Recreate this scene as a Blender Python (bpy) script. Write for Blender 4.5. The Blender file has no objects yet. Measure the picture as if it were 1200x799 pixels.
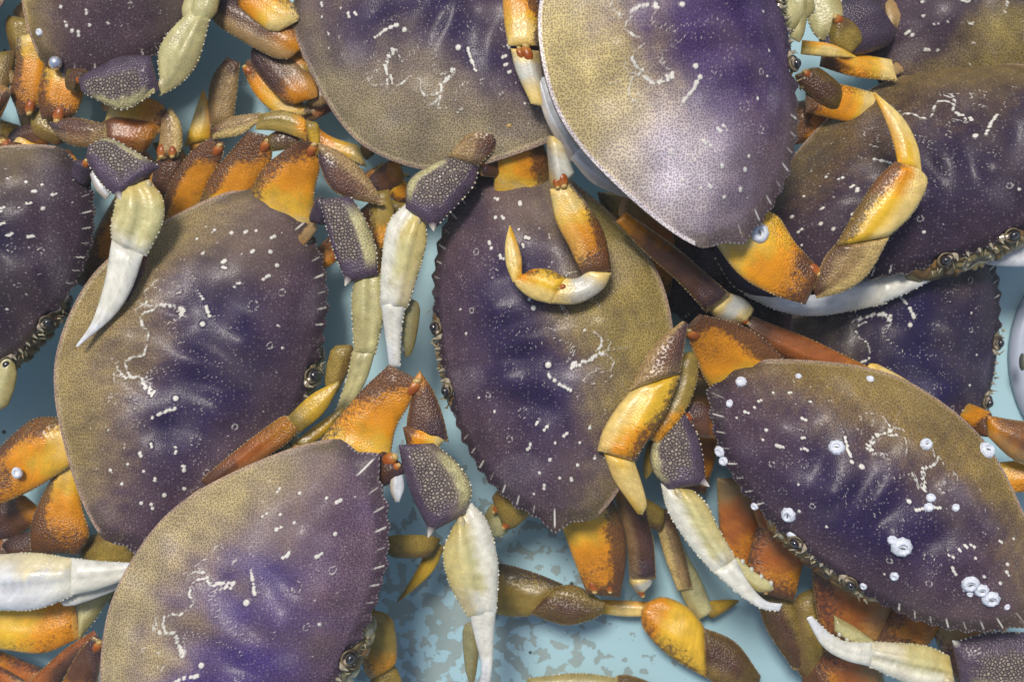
import bpy, math, random
import numpy as np

# ------------------------------------------------------------------ camera, sky, sun, exposure
sc = bpy.context.scene
COL = sc.collection
CAM_D = 0.66
cam = bpy.data.objects.new('camera', bpy.data.cameras.new('camera'))
COL.objects.link(cam)
cam.location = (0, 0, CAM_D)
cam.data.lens = 50
cam.data.sensor_width = 36
cam.data.clip_start = 0.01
cam.data.clip_end = 50
cam.data.dof.use_dof = True
cam.data.dof.focus_distance = CAM_D - .012
cam.data.dof.aperture_fstop = 10
sc.camera = cam

SUN_EL, SUN_AZ = math.radians(66), math.radians(-22)     # azimuth from +Y (top of picture), clockwise
world = bpy.data.worlds.new('World')
sc.world = world
world.use_nodes = True
wn = world.node_tree.nodes
sky = wn.new('ShaderNodeTexSky')
sky.sky_type = 'NISHITA'
sky.sun_disc = False
sky.sun_elevation = SUN_EL
sky.sun_rotation = SUN_AZ
sky.air_density = 1.0
sky.dust_density = 3.0
sky.ozone_density = 1.0
wn['Background'].inputs['Strength'].default_value = 0.05
world.node_tree.links.new(sky.outputs[0], wn['Background'].inputs['Color'])

sun_d = bpy.data.lights.new('sun', 'SUN')
sun_d.energy = 1.5
sun_d.angle = math.radians(13)
sun_d.color = (1.0, 0.93, 0.84)
sun = bpy.data.objects.new('sun', sun_d)
COL.objects.link(sun)
sun.rotation_euler = (-(math.pi / 2 - SUN_EL), 0, -SUN_AZ)
sun.location = (0, 0, 2)

sc.view_settings.view_transform = 'Standard'
sc.view_settings.look = 'None'
sc.view_settings.gamma = 1
sc.view_settings.use_curve_mapping = False
sc.view_settings.exposure = 0.98
sc.cycles.use_denoising = True
sc.cycles.max_bounces = 6
sc.cycles.transparent_max_bounces = 6

# ------------------------------------------------------------------ measuring
def span(z):
    return (CAM_D - z) * 36.0 / 50.0

def at(px, py, zmm):
    z = zmm / 1000.0
    s = span(z) / 1200.0
    return np.array([(px - 600.0) * s, -(py - 399.5) * s, z])

def pxm(px, zmm):
    return px * span(zmm / 1000.0) / 1200.0

def to_px(P):
    s = (CAM_D - P[:, 2]) * 0.72 / 1200.0
    return np.stack([600 + P[:, 0] / s, 399.5 - P[:, 1] / s], 1)

def sstep(a, b, x):
    t = np.clip((x - a) / (b - a), 0, 1)
    return t * t * (3 - 2 * t)

def mix(a, b, f):
    return a + (b - a) * f

class Wob:
    """smooth random field from a few sine waves"""
    def __init__(s, seed, freq, n=7):
        r = np.random.default_rng(seed)
        d = r.normal(size=(n, 3))
        s.k = d / np.linalg.norm(d, axis=1)[:, None] * freq * r.uniform(.5, 1.8, (n, 1))
        s.p = r.uniform(0, 6.28, n)
    def __call__(s, P):
        return np.sin(P @ s.k.T + s.p).mean(1) * 1.7

# ------------------------------------------------------------------ materials
def nodes_of(name):
    m = bpy.data.materials.new(name)
    m.use_nodes = True
    return m, m.node_tree.nodes, m.node_tree.links, m.node_tree.nodes['Principled BSDF']

def nd(n, kind, **kw):
    x = n.new(kind)
    for k, v in kw.items():
        if k in x.inputs:
            x.inputs[k].default_value = v
        else:
            setattr(x, k, v)
    return x

def ramp(n, l, src, stops):
    r = n.new('ShaderNodeValToRGB')
    e = r.color_ramp.elements
    e[0].position, e[0].color = stops[0][0], stops[0][1]
    e[1].position, e[1].color = stops[-1][0], stops[-1][1]
    for p, c in stops[1:-1]:
        x = e.new(p)
        x.color = c
    l.new(src, r.inputs[0])
    return r.outputs[0]

def g(v):
    return (v, v, v, 1)

def mixc(n, l, fac, a, b, mode='MIX'):
    x = n.new('ShaderNodeMix')
    x.data_type = 'RGBA'
    x.blend_type = mode
    for s, v in ((x.inputs[0], fac), (x.inputs[6], a), (x.inputs[7], b)):
        if hasattr(v, 'links'):
            l.new(v, s)
        else:
            s.default_value = v
    return x.outputs[2]

def mth(n, l, op, a, b=0.0):
    x = n.new('ShaderNodeMath')
    x.operation = op
    for s, v in ((x.inputs[0], a), (x.inputs[1], b)):
        if hasattr(v, 'links'):
            l.new(v, s)
        else:
            s.default_value = v
    return x.outputs[0]

def shell_material():
    m, n, l, b = nodes_of('shell')
    tc = n.new('ShaderNodeTexCoord').outputs['Object']
    at_ = nd(n, 'ShaderNodeAttribute', attribute_name='Col')
    base, mark = at_.outputs['Color'], at_.outputs['Alpha']
    v1 = nd(n, 'ShaderNodeTexVoronoi', Scale=980.0, voronoi_dimensions='2D', Randomness=.8)
    l.new(tc, v1.inputs['Vector'])
    pit = ramp(n, l, v1.outputs['Distance'], [(.14, g(0)), (.46, g(1))])
    lum = n.new('ShaderNodeRGBToBW')
    l.new(base, lum.inputs[0])
    dark = mixc(n, l, 1.0, base, ramp(n, l, lum.outputs[0], [(.05, (.60, .56, .62, 1)), (.30, (.46, .42, .50, 1))]), 'MULTIPLY')
    lite = mixc(n, l, 1.0, base, (1.26, 1.24, 1.2, 1), 'MULTIPLY')
    c = mixc(n, l, pit, dark, lite)
    # sparse pale granules
    v2 = nd(n, 'ShaderNodeTexVoronoi', Scale=560.0, voronoi_dimensions='2D')
    l.new(tc, v2.inputs['Vector'])
    sep = n.new('ShaderNodeSeparateColor')
    l.new(v2.outputs['Color'], sep.inputs[0])
    pick = mth(n, l, 'GREATER_THAN', sep.outputs[0], .74)
    near = mth(n, l, 'LESS_THAN', v2.outputs['Distance'], .24)
    spk = mth(n, l, 'MULTIPLY', mth(n, l, 'MULTIPLY', pick, near), .14)
    c = mixc(n, l, spk, c, (.55, .52, .5, 1))
    nz = nd(n, 'ShaderNodeTexNoise', Scale=55.0, Detail=5.0, Roughness=.62)
    l.new(tc, nz.inputs['Vector'])
    blot = ramp(n, l, nz.outputs[0], [(.3, (.76, .74, .80, 1)), (.7, (1.2, 1.18, 1.12, 1))])
    c = mixc(n, l, 1.0, c, blot, 'MULTIPLY')
    nz2 = nd(n, 'ShaderNodeTexNoise', Scale=14.0, Detail=3.0)
    l.new(tc, nz2.inputs['Vector'])
    film = ramp(n, l, nz2.outputs[0], [(.5, g(0)), (.78, g(.24))])
    c = mixc(n, l, film, c, (.36, .29, .12, 1))
    mk = ramp(n, l, mark, [(.25, g(0)), (.7, g(1))])
    mcol = mixc(n, l, nz.outputs[0], (.48, .46, .38, 1), (.80, .80, .76, 1))
    c = mixc(n, l, mk, c, mcol)
    l.new(c, b.inputs['Base Color'])
    h = mth(n, l, 'ADD', mth(n, l, 'MULTIPLY', pit, -.35), mth(n, l, 'MULTIPLY', mk, .9))
    h = mth(n, l, 'ADD', h, mth(n, l, 'MULTIPLY', spk, 1.2))
    bp = nd(n, 'ShaderNodeBump', Strength=.3, Distance=.0005)
    l.new(h, bp.inputs['Height'])
    l.new(bp.outputs[0], b.inputs['Normal'])
    b.inputs['Roughness'].default_value = .42
    b.inputs['Specular IOR Level'].default_value = .13
    b.inputs['Coat Weight'].default_value = .07
    b.inputs['Coat Roughness'].default_value = .2
    bc = nd(n, 'ShaderNodeBump', Strength=.10, Distance=.0005)
    l.new(h, bc.inputs['Height'])
    l.new(bc.outputs[0], b.inputs['Coat Normal'])
    b.inputs['Roughness'].default_value = .34
    b.inputs['Subsurface Weight'].default_value = .12
    b.inputs['Subsurface Radius'].default_value = (.003, .002, .001)
    b.inputs['Subsurface Scale'].default_value = 1.0
    return m

def limb_material():
    m, n, l, b = nodes_of('limb_shell')
    tc = n.new('ShaderNodeTexCoord').outputs['Object']
    at_ = nd(n, 'ShaderNodeAttribute', attribute_name='Col')
    base, mark = at_.outputs['Color'], at_.outputs['Alpha']
    pt = nd(n, 'ShaderNodeAttribute', attribute_name='Pat')
    sp = n.new('ShaderNodeSeparateColor')
    l.new(pt.outputs['Color'], sp.inputs[0])
    ret, gran, dkw = sp.outputs[0], sp.outputs[1], sp.outputs[2]
    nz = nd(n, 'ShaderNodeTexNoise', Scale=150.0, Detail=6.0, Roughness=.65)
    l.new(tc, nz.inputs['Vector'])
    blot = ramp(n, l, nz.outputs[0], [(.28, (.58, .52, .5, 1)), (.5, g(1)), (.74, (1.28, 1.26, 1.2, 1))])
    c = mixc(n, l, mth(n, l, 'ADD', gran, .22), base, mixc(n, l, 1.0, base, blot, 'MULTIPLY'))
    v1 = nd(n, 'ShaderNodeTexVoronoi', Scale=900.0, voronoi_dimensions='2D')
    l.new(tc, v1.inputs['Vector'])
    pit = ramp(n, l, v1.outputs['Distance'], [(.12, g(0)), (.5, g(1))])
    dk = mixc(n, l, pit, (.36, .30, .28, 1), (1.2, 1.2, 1.18, 1))
    c = mixc(n, l, gran, c, mixc(n, l, 1.0, c, dk, 'MULTIPLY'))
    nf = nd(n, 'ShaderNodeTexNoise', Scale=520.0, Detail=4.0, Roughness=.7)
    l.new(tc, nf.inputs['Vector'])
    dd = mth(n, l, 'ADD', dkw, mth(n, l, 'MULTIPLY', mth(n, l, 'SUBTRACT', nf.outputs[0], .5), 1.3))
    dd = mth(n, l, 'ADD', dd, mth(n, l, 'MULTIPLY', mth(n, l, 'SUBTRACT', nz.outputs[0], .5), .8))
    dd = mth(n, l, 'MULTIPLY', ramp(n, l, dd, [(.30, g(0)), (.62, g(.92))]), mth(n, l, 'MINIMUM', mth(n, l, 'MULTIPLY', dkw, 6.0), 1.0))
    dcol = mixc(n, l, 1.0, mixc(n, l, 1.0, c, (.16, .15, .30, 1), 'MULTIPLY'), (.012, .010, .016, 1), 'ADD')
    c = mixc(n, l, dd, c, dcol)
    v3 = nd(n, 'ShaderNodeTexVoronoi', Scale=640.0, feature='DISTANCE_TO_EDGE', voronoi_dimensions='2D')
    l.new(tc, v3.inputs['Vector'])
    cell = ramp(n, l, v3.outputs['Distance'], [(.04, g(0)), (.34, g(1))])
    rc = mixc(n, l, cell, mixc(n, l, 1.0, c, (.6, .55, .55, 1), 'MULTIPLY'), mixc(n, l, nz.outputs[0], (.16, .12, .10, 1), (.52, .46, .34, 1)))
    c = mixc(n, l, ret, c, rc)
    c = mixc(n, l, mark, c, (.8, .76, .64, 1))
    l.new(c, b.inputs['Base Color'])
    h = mth(n, l, 'ADD', mth(n, l, 'MULTIPLY', cell, mth(n, l, 'MULTIPLY', ret, 1.4)), mth(n, l, 'MULTIPLY', nz.outputs[0], .45))
    h = mth(n, l, 'ADD', h, mth(n, l, 'MULTIPLY', mth(n, l, 'MULTIPLY', pit, gran), -.8))
    bp = nd(n, 'ShaderNodeBump', Strength=.6, Distance=.0008)
    l.new(h, bp.inputs['Height'])
    l.new(bp.outputs[0], b.inputs['Normal'])
    b.inputs['Roughness'].default_value = .3
    b.inputs['Specular IOR Level'].default_value = .42
    b.inputs['Subsurface Weight'].default_value = .1
    b.inputs['Subsurface Radius'].default_value = (.003, .0015, .0006)
    b.inputs['Subsurface Scale'].default_value = 1.0
    return m

def plain(name, col, rough=.4, spec=.5, bump=0, scale=300, var=.25, coat=0):
    m, n, l, b = nodes_of(name)
    tc = n.new('ShaderNodeTexCoord').outputs['Object']
    nz = nd(n, 'ShaderNodeTexNoise', Scale=float(scale), Detail=5.0)
    l.new(tc, nz.inputs['Vector'])
    lo = tuple(x * (1 - var) for x in col) + (1,)
    hi = tuple(min(1, x * (1 + var)) for x in col) + (1,)
    l.new(ramp(n, l, nz.outputs[0], [(.3, lo), (.7, hi)]), b.inputs['Base Color'])
    b.inputs['Roughness'].default_value = rough
    b.inputs['Specular IOR Level'].default_value = spec
    b.inputs['Coat Weight'].default_value = coat
    if bump:
        bp = nd(n, 'ShaderNodeBump', Strength=bump, Distance=.001)
        l.new(nz.outputs[0], bp.inputs['Height'])
        l.new(bp.outputs[0], b.inputs['Normal'])
    return m

def floor_material():
    m, n, l, b = nodes_of('tank_paint')
    tc = n.new('ShaderNodeTexCoord').outputs['Object']
    nz = nd(n, 'ShaderNodeTexNoise', Scale=6.0, Detail=4.0)
    l.new(tc, nz.inputs['Vector'])
    blue = ramp(n, l, nz.outputs[0], [(.3, (.33, .53, .61, 1)), (.7, (.40, .60, .67, 1))])
    # flaked paint: ragged islands, densest round one worn patch of the floor
    fl = nd(n, 'ShaderNodeTexNoise', Scale=160.0, Detail=2.6, Roughness=.5, Distortion=.1)
    l.new(tc, fl.inputs['Vector'])
    geo = nd(n, 'ShaderNodeVectorMath', operation='DISTANCE')
    l.new(tc, geo.inputs[0])
    geo.inputs[1].default_value = (-.045, -.175, 0)
    wear = ramp(n, l, geo.outputs['Value'], [(.02, g(.59)), (.09, g(.52)), (.17, g(.26))])
    f2 = mth(n, l, 'SUBTRACT', mth(n, l, 'ADD', fl.outputs[0], wear), 1.0)
    mask = ramp(n, l, f2, [(.0, g(0)), (.02, g(.85))])
    ng = nd(n, 'ShaderNodeTexNoise', Scale=30.0, Detail=4.0)
    l.new(tc, ng.inputs['Vector'])
    grey = ramp(n, l, ng.outputs[0], [(.35, (.23, .30, .30, 1)), (.65, (.30, .36, .34, 1))])
    c = mixc(n, l, mask, blue, grey)
    vs = nd(n, 'ShaderNodeTexVoronoi', Scale=95.0)
    l.new(tc, vs.inputs['Vector'])
    sp = n.new('ShaderNodeSeparateColor')
    l.new(vs.outputs['Color'], sp.inputs[0])
    speck = mth(n, l, 'MULTIPLY', mth(n, l, 'GREATER_THAN', sp.outputs[0], .86), mth(n, l, 'LESS_THAN', vs.outputs['Distance'], .11))
    c = mixc(n, l, speck, c, (.05, .07, .07, 1))
    l.new(c, b.inputs['Base Color'])
    b.inputs['Roughness'].default_value = .5
    b.inputs['Specular IOR Level'].default_value = .25
    bp = nd(n, 'ShaderNodeBump', Strength=.5, Distance=.0006)
    l.new(mth(n, l, 'SUBTRACT', 1.0, mask), bp.inputs['Height'])
    l.new(bp.outputs[0], b.inputs['Normal'])
    return m

def eye_material():
    m, n, l, b = nodes_of('eye')
    a = nd(n, 'ShaderNodeAttribute', attribute_name='Col')
    l.new(a.outputs['Color'], b.inputs['Base Color'])
    b.inputs['Roughness'].default_value = .12
    b.inputs['Coat Weight'].default_value = .6
    return m

def bubble_material():
    m, n, l, b = nodes_of('bubble')
    b.inputs['Base Color'].default_value = (.85, .87, .95, 1)
    b.inputs['Metallic'].default_value = .85
    b.inputs['Roughness'].default_value = .12
    return m

M = dict(shell=shell_material(), limb=limb_material(), eye=eye_material(), bubble=bubble_material(),
         barnacle=plain('barnacle', (.66, .70, .78), .45, .4, .6, 900, .18),
         slit=plain('barnacle_slit', (.10, .11, .09), .5),
         floor=floor_material(),
         plastic=plain('pale_plastic', (.36, .41, .52), .35, .5, .05, 60, .08))

# ------------------------------------------------------------------ mesh building
class Mesh:
    def __init__(s):
        s.V, s.F, s.C, s.P, s.n = [], [], [], [], 0
    def add(s, V, F, C, P=None):
        V = np.asarray(V, float)
        k = len(V)
        C = np.asarray(C, float)
        if C.ndim == 1:
            C = np.tile(C, (k, 1))
        if C.shape[1] == 3:
            C = np.concatenate([C, np.zeros((k, 1))], 1)
        if P is None:
            P = np.zeros((k, 4))
        s.V.append(V)
        s.C.append(C)
        s.P.append(P)
        for f in (F if isinstance(F, list) else [F]):
            if len(f):
                s.F.append(np.asarray(f, np.int64) + s.n)
        s.n += k
    def build(s, name, mat, parent=None, origin=(0, 0, 0), smooth=True):
        V = np.concatenate(s.V) - np.asarray(origin)
        me = bpy.data.meshes.new(name)
        me.vertices.add(len(V))
        me.vertices.foreach_set('co', V.ravel())
        cnt = np.concatenate([np.full(len(f), f.shape[1]) for f in s.F])
        idx = np.concatenate([f.ravel() for f in s.F])
        st = np.concatenate([[0], np.cumsum(cnt)[:-1]])
        me.loops.add(len(idx))
        me.loops.foreach_set('vertex_index', idx)
        me.polygons.add(len(cnt))
        me.polygons.foreach_set('loop_start', st)
        me.polygons.foreach_set('loop_total', cnt)
        me.polygons.foreach_set('use_smooth', np.full(len(cnt), smooth))
        a = me.attributes.new('Col', 'FLOAT_COLOR', 'POINT')
        a.data.foreach_set('color', np.concatenate(s.C).astype(np.float32).ravel())
        a = me.attributes.new('Pat', 'FLOAT_COLOR', 'POINT')
        a.data.foreach_set('color', np.concatenate(s.P).astype(np.float32).ravel())
        me.update(calc_edges=True)
        me.validate()
        me.materials.append(mat)
        o = bpy.data.objects.new(name, me)
        COL.objects.link(o)
        if parent:
            o.parent = parent
        return o

def grid_faces(n, m, wrap):
    i = np.arange(n - 1)[:, None]
    j = np.arange(m if wrap else m - 1)[None, :]
    a = i * m + j
    b = i * m + (j + 1) % m
    return np.stack([a, b, b + m, a + m], -1).reshape(-1, 4)

PHI = (1 + 5 ** .5) / 2
ICO_V = np.array([(-1, PHI, 0), (1, PHI, 0), (-1, -PHI, 0), (1, -PHI, 0), (0, -1, PHI), (0, 1, PHI), (0, -1, -PHI), (0, 1, -PHI),
                  (PHI, 0, -1), (PHI, 0, 1), (-PHI, 0, -1), (-PHI, 0, 1)]) / math.sqrt(1 + PHI * PHI)
ICO_F = np.array([(0, 11, 5), (0, 5, 1), (0, 1, 7), (0, 7, 10), (0, 10, 11), (1, 5, 9), (5, 11, 4), (11, 10, 2), (10, 7, 6), (7, 1, 8),
                  (3, 9, 4), (3, 4, 2), (3, 2, 6), (3, 6, 8), (3, 8, 9), (4, 9, 5), (2, 4, 11), (6, 2, 10), (8, 6, 7), (9, 8, 1)])

def blob(mb, c, r, col, A=None, n=9, m=12, mark=0.0, col2=None):
    """ellipsoid: radii r along the columns of A"""
    th = np.linspace(0, math.pi, n)[:, None]
    ph = np.linspace(0, 2 * math.pi, m, endpoint=False)[None, :]
    U = np.stack([np.sin(th) * np.cos(ph), np.sin(th) * np.sin(ph), np.cos(th) + 0 * ph], -1).reshape(-1, 3)
    V = U * np.asarray(r)
    if A is not None:
        V = V @ np.asarray(A).T
    C = np.tile(np.asarray(col, float), (len(V), 1))
    if col2 is not None:
        C = mix(C, np.asarray(col2, float), sstep(-.1, .7, U[:, 2:3]))
    C = np.concatenate([C, np.full((len(V), 1), mark)], 1)
    mb.add(V + np.asarray(c), grid_faces(n, m, True), C)

def cone(mb, p, tip, r, col, tipcol, k=7):
    p, tip = np.asarray(p, float), np.asarray(tip, float)
    d = tip - p
    L = np.linalg.norm(d)
    d = d / L
    q = np.cross(d, (0, 0, 1.0))
    if np.linalg.norm(q) < 1e-3:
        q = np.array([1.0, 0, 0])
    q /= np.linalg.norm(q)
    s = np.cross(d, q)
    V, C = [], []
    for f, rr in ((0, 1), (.5, .62), (.85, .25), (1, .05)):
        for a in range(k):
            t = 2 * math.pi * a / k
            V.append(p + d * L * f + (q * math.cos(t) + s * math.sin(t)) * r * rr)
            C.append(mix(np.asarray(col), np.asarray(tipcol), f))
    mb.add(V, grid_faces(4, k, True), C)

# ------------------------------------------------------------------ limb segments
CREAM, ORANGE, GOLD = np.array((.70, .53, .19)), np.array((.66, .26, .008)), np.array((.66, .41, .03))
BROWN, PURB, OLIVE = np.array((.085, .038, .02)), np.array((.06, .034, .04)), np.array((.24, .17, .035))
WHITE, TAN, PURPLE = np.array((.66, .66, .58)), np.array((.33, .22, .09)), np.array((.080, .056, .088))
RUST, PALEO, LILAC = np.array((.36, .11, .02)), np.array((.44, .41, .20)), np.array((.62, .65, .68))
YELLOW = np.array((.56, .45, .16))
#           base    mid     far     dark edge  light edge  granule
PAL = dict(mer=(CREAM, ORANGE, BROWN, PURB, CREAM, .55), merd=(TAN, RUST, BROWN * .8, BROWN * .6, TAN, .5),
           mero=(OLIVE * 1.3, ORANGE * .8, PURB, PURB, TAN, .55), merb=(ORANGE * .8, BROWN * 1.2, PURB, PURB, TAN * 1.1, .6),
           car=(PURB, BROWN * 1.5, TAN * .8, PURB, TAN, .6), carl=(BROWN, TAN, TAN, BROWN, CREAM, .5), caro=(OLIVE * .5, BROWN, BROWN * .9, OLIVE * .6, OLIVE, .6),
           pro=(GOLD, GOLD * 1.1, ORANGE, ORANGE * .8, CREAM, .3), proo=(OLIVE, OLIVE * 1.3, GOLD * .8, BROWN * 1.3, OLIVE * 1.5, .4),
           prob=(BROWN * 1.3, RUST * .8, ORANGE * .55, BROWN, TAN * .8, .45), prow=(CREAM, WHITE * .8, CREAM, BROWN, WHITE * .9, .2),
           dac=(GOLD, CREAM, GOLD * .9, ORANGE, CREAM, .15), daco=(OLIVE, GOLD * .8, OLIVE, OLIVE * .5, GOLD, .2),
           oli=(OLIVE, OLIVE * 1.2, OLIVE * .8, BROWN, TAN, .4), brn=(BROWN, BROWN * 1.2, BROWN * .8, PURB * .7, TAN * .6, .5),
           red=(RUST, BROWN, PURB, PURB, RUST, .5), drk=(BROWN * .6, BROWN * .7, PURB * .6, PURB * .4, BROWN, .5),
           pur=(PURPLE, PURPLE * 1.05, PURPLE * 1.05, PURPLE * .75, YELLOW, .5), purd=(PURPLE * .7, PURPLE * .8, PURPLE * .7, PURPLE * .5, PALEO, .5),
           palm=(YELLOW, PALEO * 1.25, WHITE * .95, YELLOW * .9, WHITE, .12), palmo=(PALEO, PALEO, PALEO * 1.1, OLIVE, PALEO * 1.2, .2),
           palmw=(WHITE * .95, LILAC, WHITE, YELLOW, LILAC, .1), fin=(WHITE, WHITE, LILAC, LILAC * .8, WHITE, .06),
           fino=(PALEO, PALEO * 1.1, PALEO, OLIVE, PALEO, .15), fing=(PALEO * .6, PALEO * .6, PALEO * .5, OLIVE, PALEO, .2),
           mem=(LILAC * .8, LILAC * .9, LILAC * .7, TAN, WHITE, .05))
SEED = [100]

def smooth_line(P, n):
    P = np.asarray(P, float)
    Q = np.concatenate([2 * P[:1] - P[1:2], P, 2 * P[-1:] - P[-2:-1]])
    t = np.linspace(0, 1, 12, endpoint=False)[:, None]
    out = []
    for i in range(len(P) - 1):
        p0, p1, p2, p3 = Q[i:i + 4]
        out.append(.5 * (2 * p1 + (p2 - p0) * t + (2 * p0 - 5 * p1 + 4 * p2 - p3) * t ** 2 + (3 * p1 - p0 - 3 * p2 + p3) * t ** 3))
    P = np.concatenate(out + [P[-1:]])
    d = np.concatenate([[0], np.cumsum(np.linalg.norm(np.diff(P, axis=0), axis=1))])
    d /= d[-1]
    u = .5 - .5 * np.cos(np.linspace(0, math.pi, n))
    u = .6 * u + .4 * np.linspace(0, 1, n)
    return np.stack([np.interp(u, d, P[:, k]) for k in range(P.shape[1])], 1)

def limb(mb, Lp, Rp, pal, thick=.5, side=1, edge=.55, light=.0, bead=0, knob=None, ret=None, spine=None, r0=.14, r1=.14,
         teeth=0, ridge=.1, groove=0.0, m=32, dark=0.0):
    """one hard segment of a limb between its left and right outline, domed above and below"""
    SEED[0] += 1
    sd = SEED[0]
    n = len(Lp)
    cc, hb = (Lp + Rp) / 2, (Rp - Lp) / 2
    d = cc[-1] - cc[0]
    L = np.linalg.norm(d)
    a = d / L
    hw = np.linalg.norm(hb, axis=1)
    mb_ = hb.sum(0)
    nn = np.cross(mb_, a)
    nn /= np.linalg.norm(nn)
    if nn[2] < 0:
        nn = -nn
    u = np.linspace(0, 1, n) * .4 + .6 * (.5 - .5 * np.cos(np.linspace(0, math.pi, n)))
    e = np.ones(n)
    if r0 > 0:
        e = np.minimum(e, np.sqrt(np.clip(1 - (1 - np.clip(u / r0, 0, 1)) ** 2.2, 0, 1)))
    if r1 > 0:
        e = np.minimum(e, np.sqrt(np.clip(1 - (1 - np.clip((1 - u) / r1, 0, 1)) ** 2.2, 0, 1)))
    e = np.maximum(e, .04)
    ph = np.linspace(0, 2 * math.pi, m, endpoint=False)
    cx = np.sign(np.cos(ph)) * np.abs(np.cos(ph)) ** .9
    sn = np.sin(ph)
    cy = np.sign(sn) * np.abs(sn) ** 1.12
    base = np.convolve(np.pad(hw, 4, mode='edge'), np.ones(9) / 9, 'valid')
    T = np.minimum(base, hw * 1.25 + .0006) * thick * e
    lift = 1 + ridge * np.exp(-((cx - .22 * side) / .15) ** 2) - ridge * .8 * np.exp(-((cx + .25 * side) / .22) ** 2) - groove * np.exp(-((cx - .02) / .16) ** 2)
    lift = np.where(cy > 0, lift, 1)
    flare = 1 + .05 * np.exp(-((u - .93) / .05) ** 2)
    V = cc[:, None, :] + (hb[:, None, :] * cx[None, :, None]) + (T * flare)[:, None, None] * (cy * lift)[None, :, None] * nn
    V = V.reshape(-1, 3)
    V = V + (Wob(sd, 380)(V) * hw.max() * .03)[:, None] * nn
    uu, vv, top = np.repeat(u, m), np.tile(cx, n), np.tile(cy, n)
    q, q2, q3 = Wob(sd + 7, 230)(V), Wob(sd + 11, 800)(V), Wob(sd + 13, 2600)(V)
    c0, c1, c2, ce, cl, gr = PAL[pal]
    t = uu + .15 * q + .07 * q2 + .05 * q3
    dark_pigment = pal in ('mer', 'mero', 'merd', 'pro', 'proo')  # palettes with speckled brown pigment along the edge and far end
    C = mix(np.tile(c0, (len(V), 1)), c1, sstep(.05, .42, t)[:, None])
    if pal == 'mer':
        C = mix(C, GOLD, (np.exp(-((t - .30) / .13) ** 2) * .85)[:, None])
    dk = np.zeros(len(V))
    if dark_pigment:
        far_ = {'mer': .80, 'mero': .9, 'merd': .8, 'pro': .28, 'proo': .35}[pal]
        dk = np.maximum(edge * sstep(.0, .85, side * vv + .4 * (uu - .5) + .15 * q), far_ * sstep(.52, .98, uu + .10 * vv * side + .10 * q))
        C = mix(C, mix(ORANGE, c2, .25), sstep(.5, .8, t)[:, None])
    else:
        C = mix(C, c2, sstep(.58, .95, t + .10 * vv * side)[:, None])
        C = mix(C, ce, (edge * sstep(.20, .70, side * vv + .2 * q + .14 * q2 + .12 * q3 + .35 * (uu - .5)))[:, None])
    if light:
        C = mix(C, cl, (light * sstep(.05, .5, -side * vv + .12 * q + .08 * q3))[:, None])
    if pal[:3] in ('mer', 'pro'):
        C = mix(C, CREAM * .9, .45 * sstep(.2, .9, -top)[:, None])
    if pal[:3] in ('mer', 'pro', 'car'):
        C = mix(C, CREAM * .85, (.45 * sstep(.955, .985, uu))[:, None])
        C = mix(C, TAN * 1.15, (.5 * sstep(.90, .97, np.abs(vv)))[:, None])
    if ret:
        o_s = -1.0 if (spine and spine[0] > 0) else 1.0
        band = ret[1] if o_s > 0 else -ret[0]
        C = mix(C, PALEO * 1.1, (.85 * sstep(band - .02, band + .12, o_s * vv + .06 * q2) * (1 - .6 * sstep(.88, .98, o_s * vv)) * sstep(.05, .3, uu) * (1 - sstep(.75, .95, uu)))[:, None])
    lum = 1 + .12 * q2 + .12 * q3
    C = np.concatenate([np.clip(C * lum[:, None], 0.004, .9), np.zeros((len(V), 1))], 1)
    P = np.zeros((len(V), 4))
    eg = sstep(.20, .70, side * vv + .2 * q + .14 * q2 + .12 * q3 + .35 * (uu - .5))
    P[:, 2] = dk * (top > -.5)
    P[:, 1] = gr * (.28 + .72 * np.clip(np.maximum(sstep(.55, .9, t), eg), 0, 1)) if pal[:3] in ('mer', 'pro') else gr * .8
    if ret:
        v0, v1, u0, u1 = ret
        P[:, 0] = sstep(v0 - .12, v0 + .08, vv + .08 * q2) * (1 - sstep(v1 - .08, v1 + .12, vv + .08 * q2)) * sstep(u0 - .06, u0 + .08, uu) * (1 - sstep(u1 - .12, u1 + .08, uu + .08 * q2)) * (top > -.2)
    F = grid_faces(n, m, True)
    mb.add(V, F, C, P)
    for k_ in (0, n - 1):
        mb.add(V[k_ * m:(k_ + 1) * m], np.array([list(range(m))]), C[k_ * m:(k_ + 1) * m], P[k_ * m:(k_ + 1) * m])
    def surf(uq, vq):
        k = min(n - 1, max(0, int(round(np.interp(uq, u, np.arange(n))))))
        return cc[k] + hb[k] * vq + nn * (T[k] * max(0, 1 - abs(vq) ** 2) ** .55)
    bb = mb_ / np.linalg.norm(mb_)
    if bead:
        rr = random.Random(sd)
        rows = {1: (.985,), 2: (.985, -.985), 3: (.985, .2, -.985), -1: (-.985,)}[bead]
        pale = pal[:3] in ('pal', 'fin', 'pur')
        for vq in rows:
            k = max(5, int(L / (.0022 if pale else .0016)))
            for i in range(k):
                uq = .04 + .92 * (i + rr.uniform(-.25, .25)) / (k - 1)
                s_ = surf(uq, side * vq)
                r = rr.uniform(.00034, .0007) if pale else rr.uniform(.00022, .0004)
                colr = mix(np.array((.66, .56, .34)), WHITE if pale else TAN, rr.random()) * rr.uniform(.7, 1.05)
                mb.add(ICO_V * r * np.array((1, 1, rr.uniform(.8, 1.3))) + s_, ICO_F, np.append(colr, 0))
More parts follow.
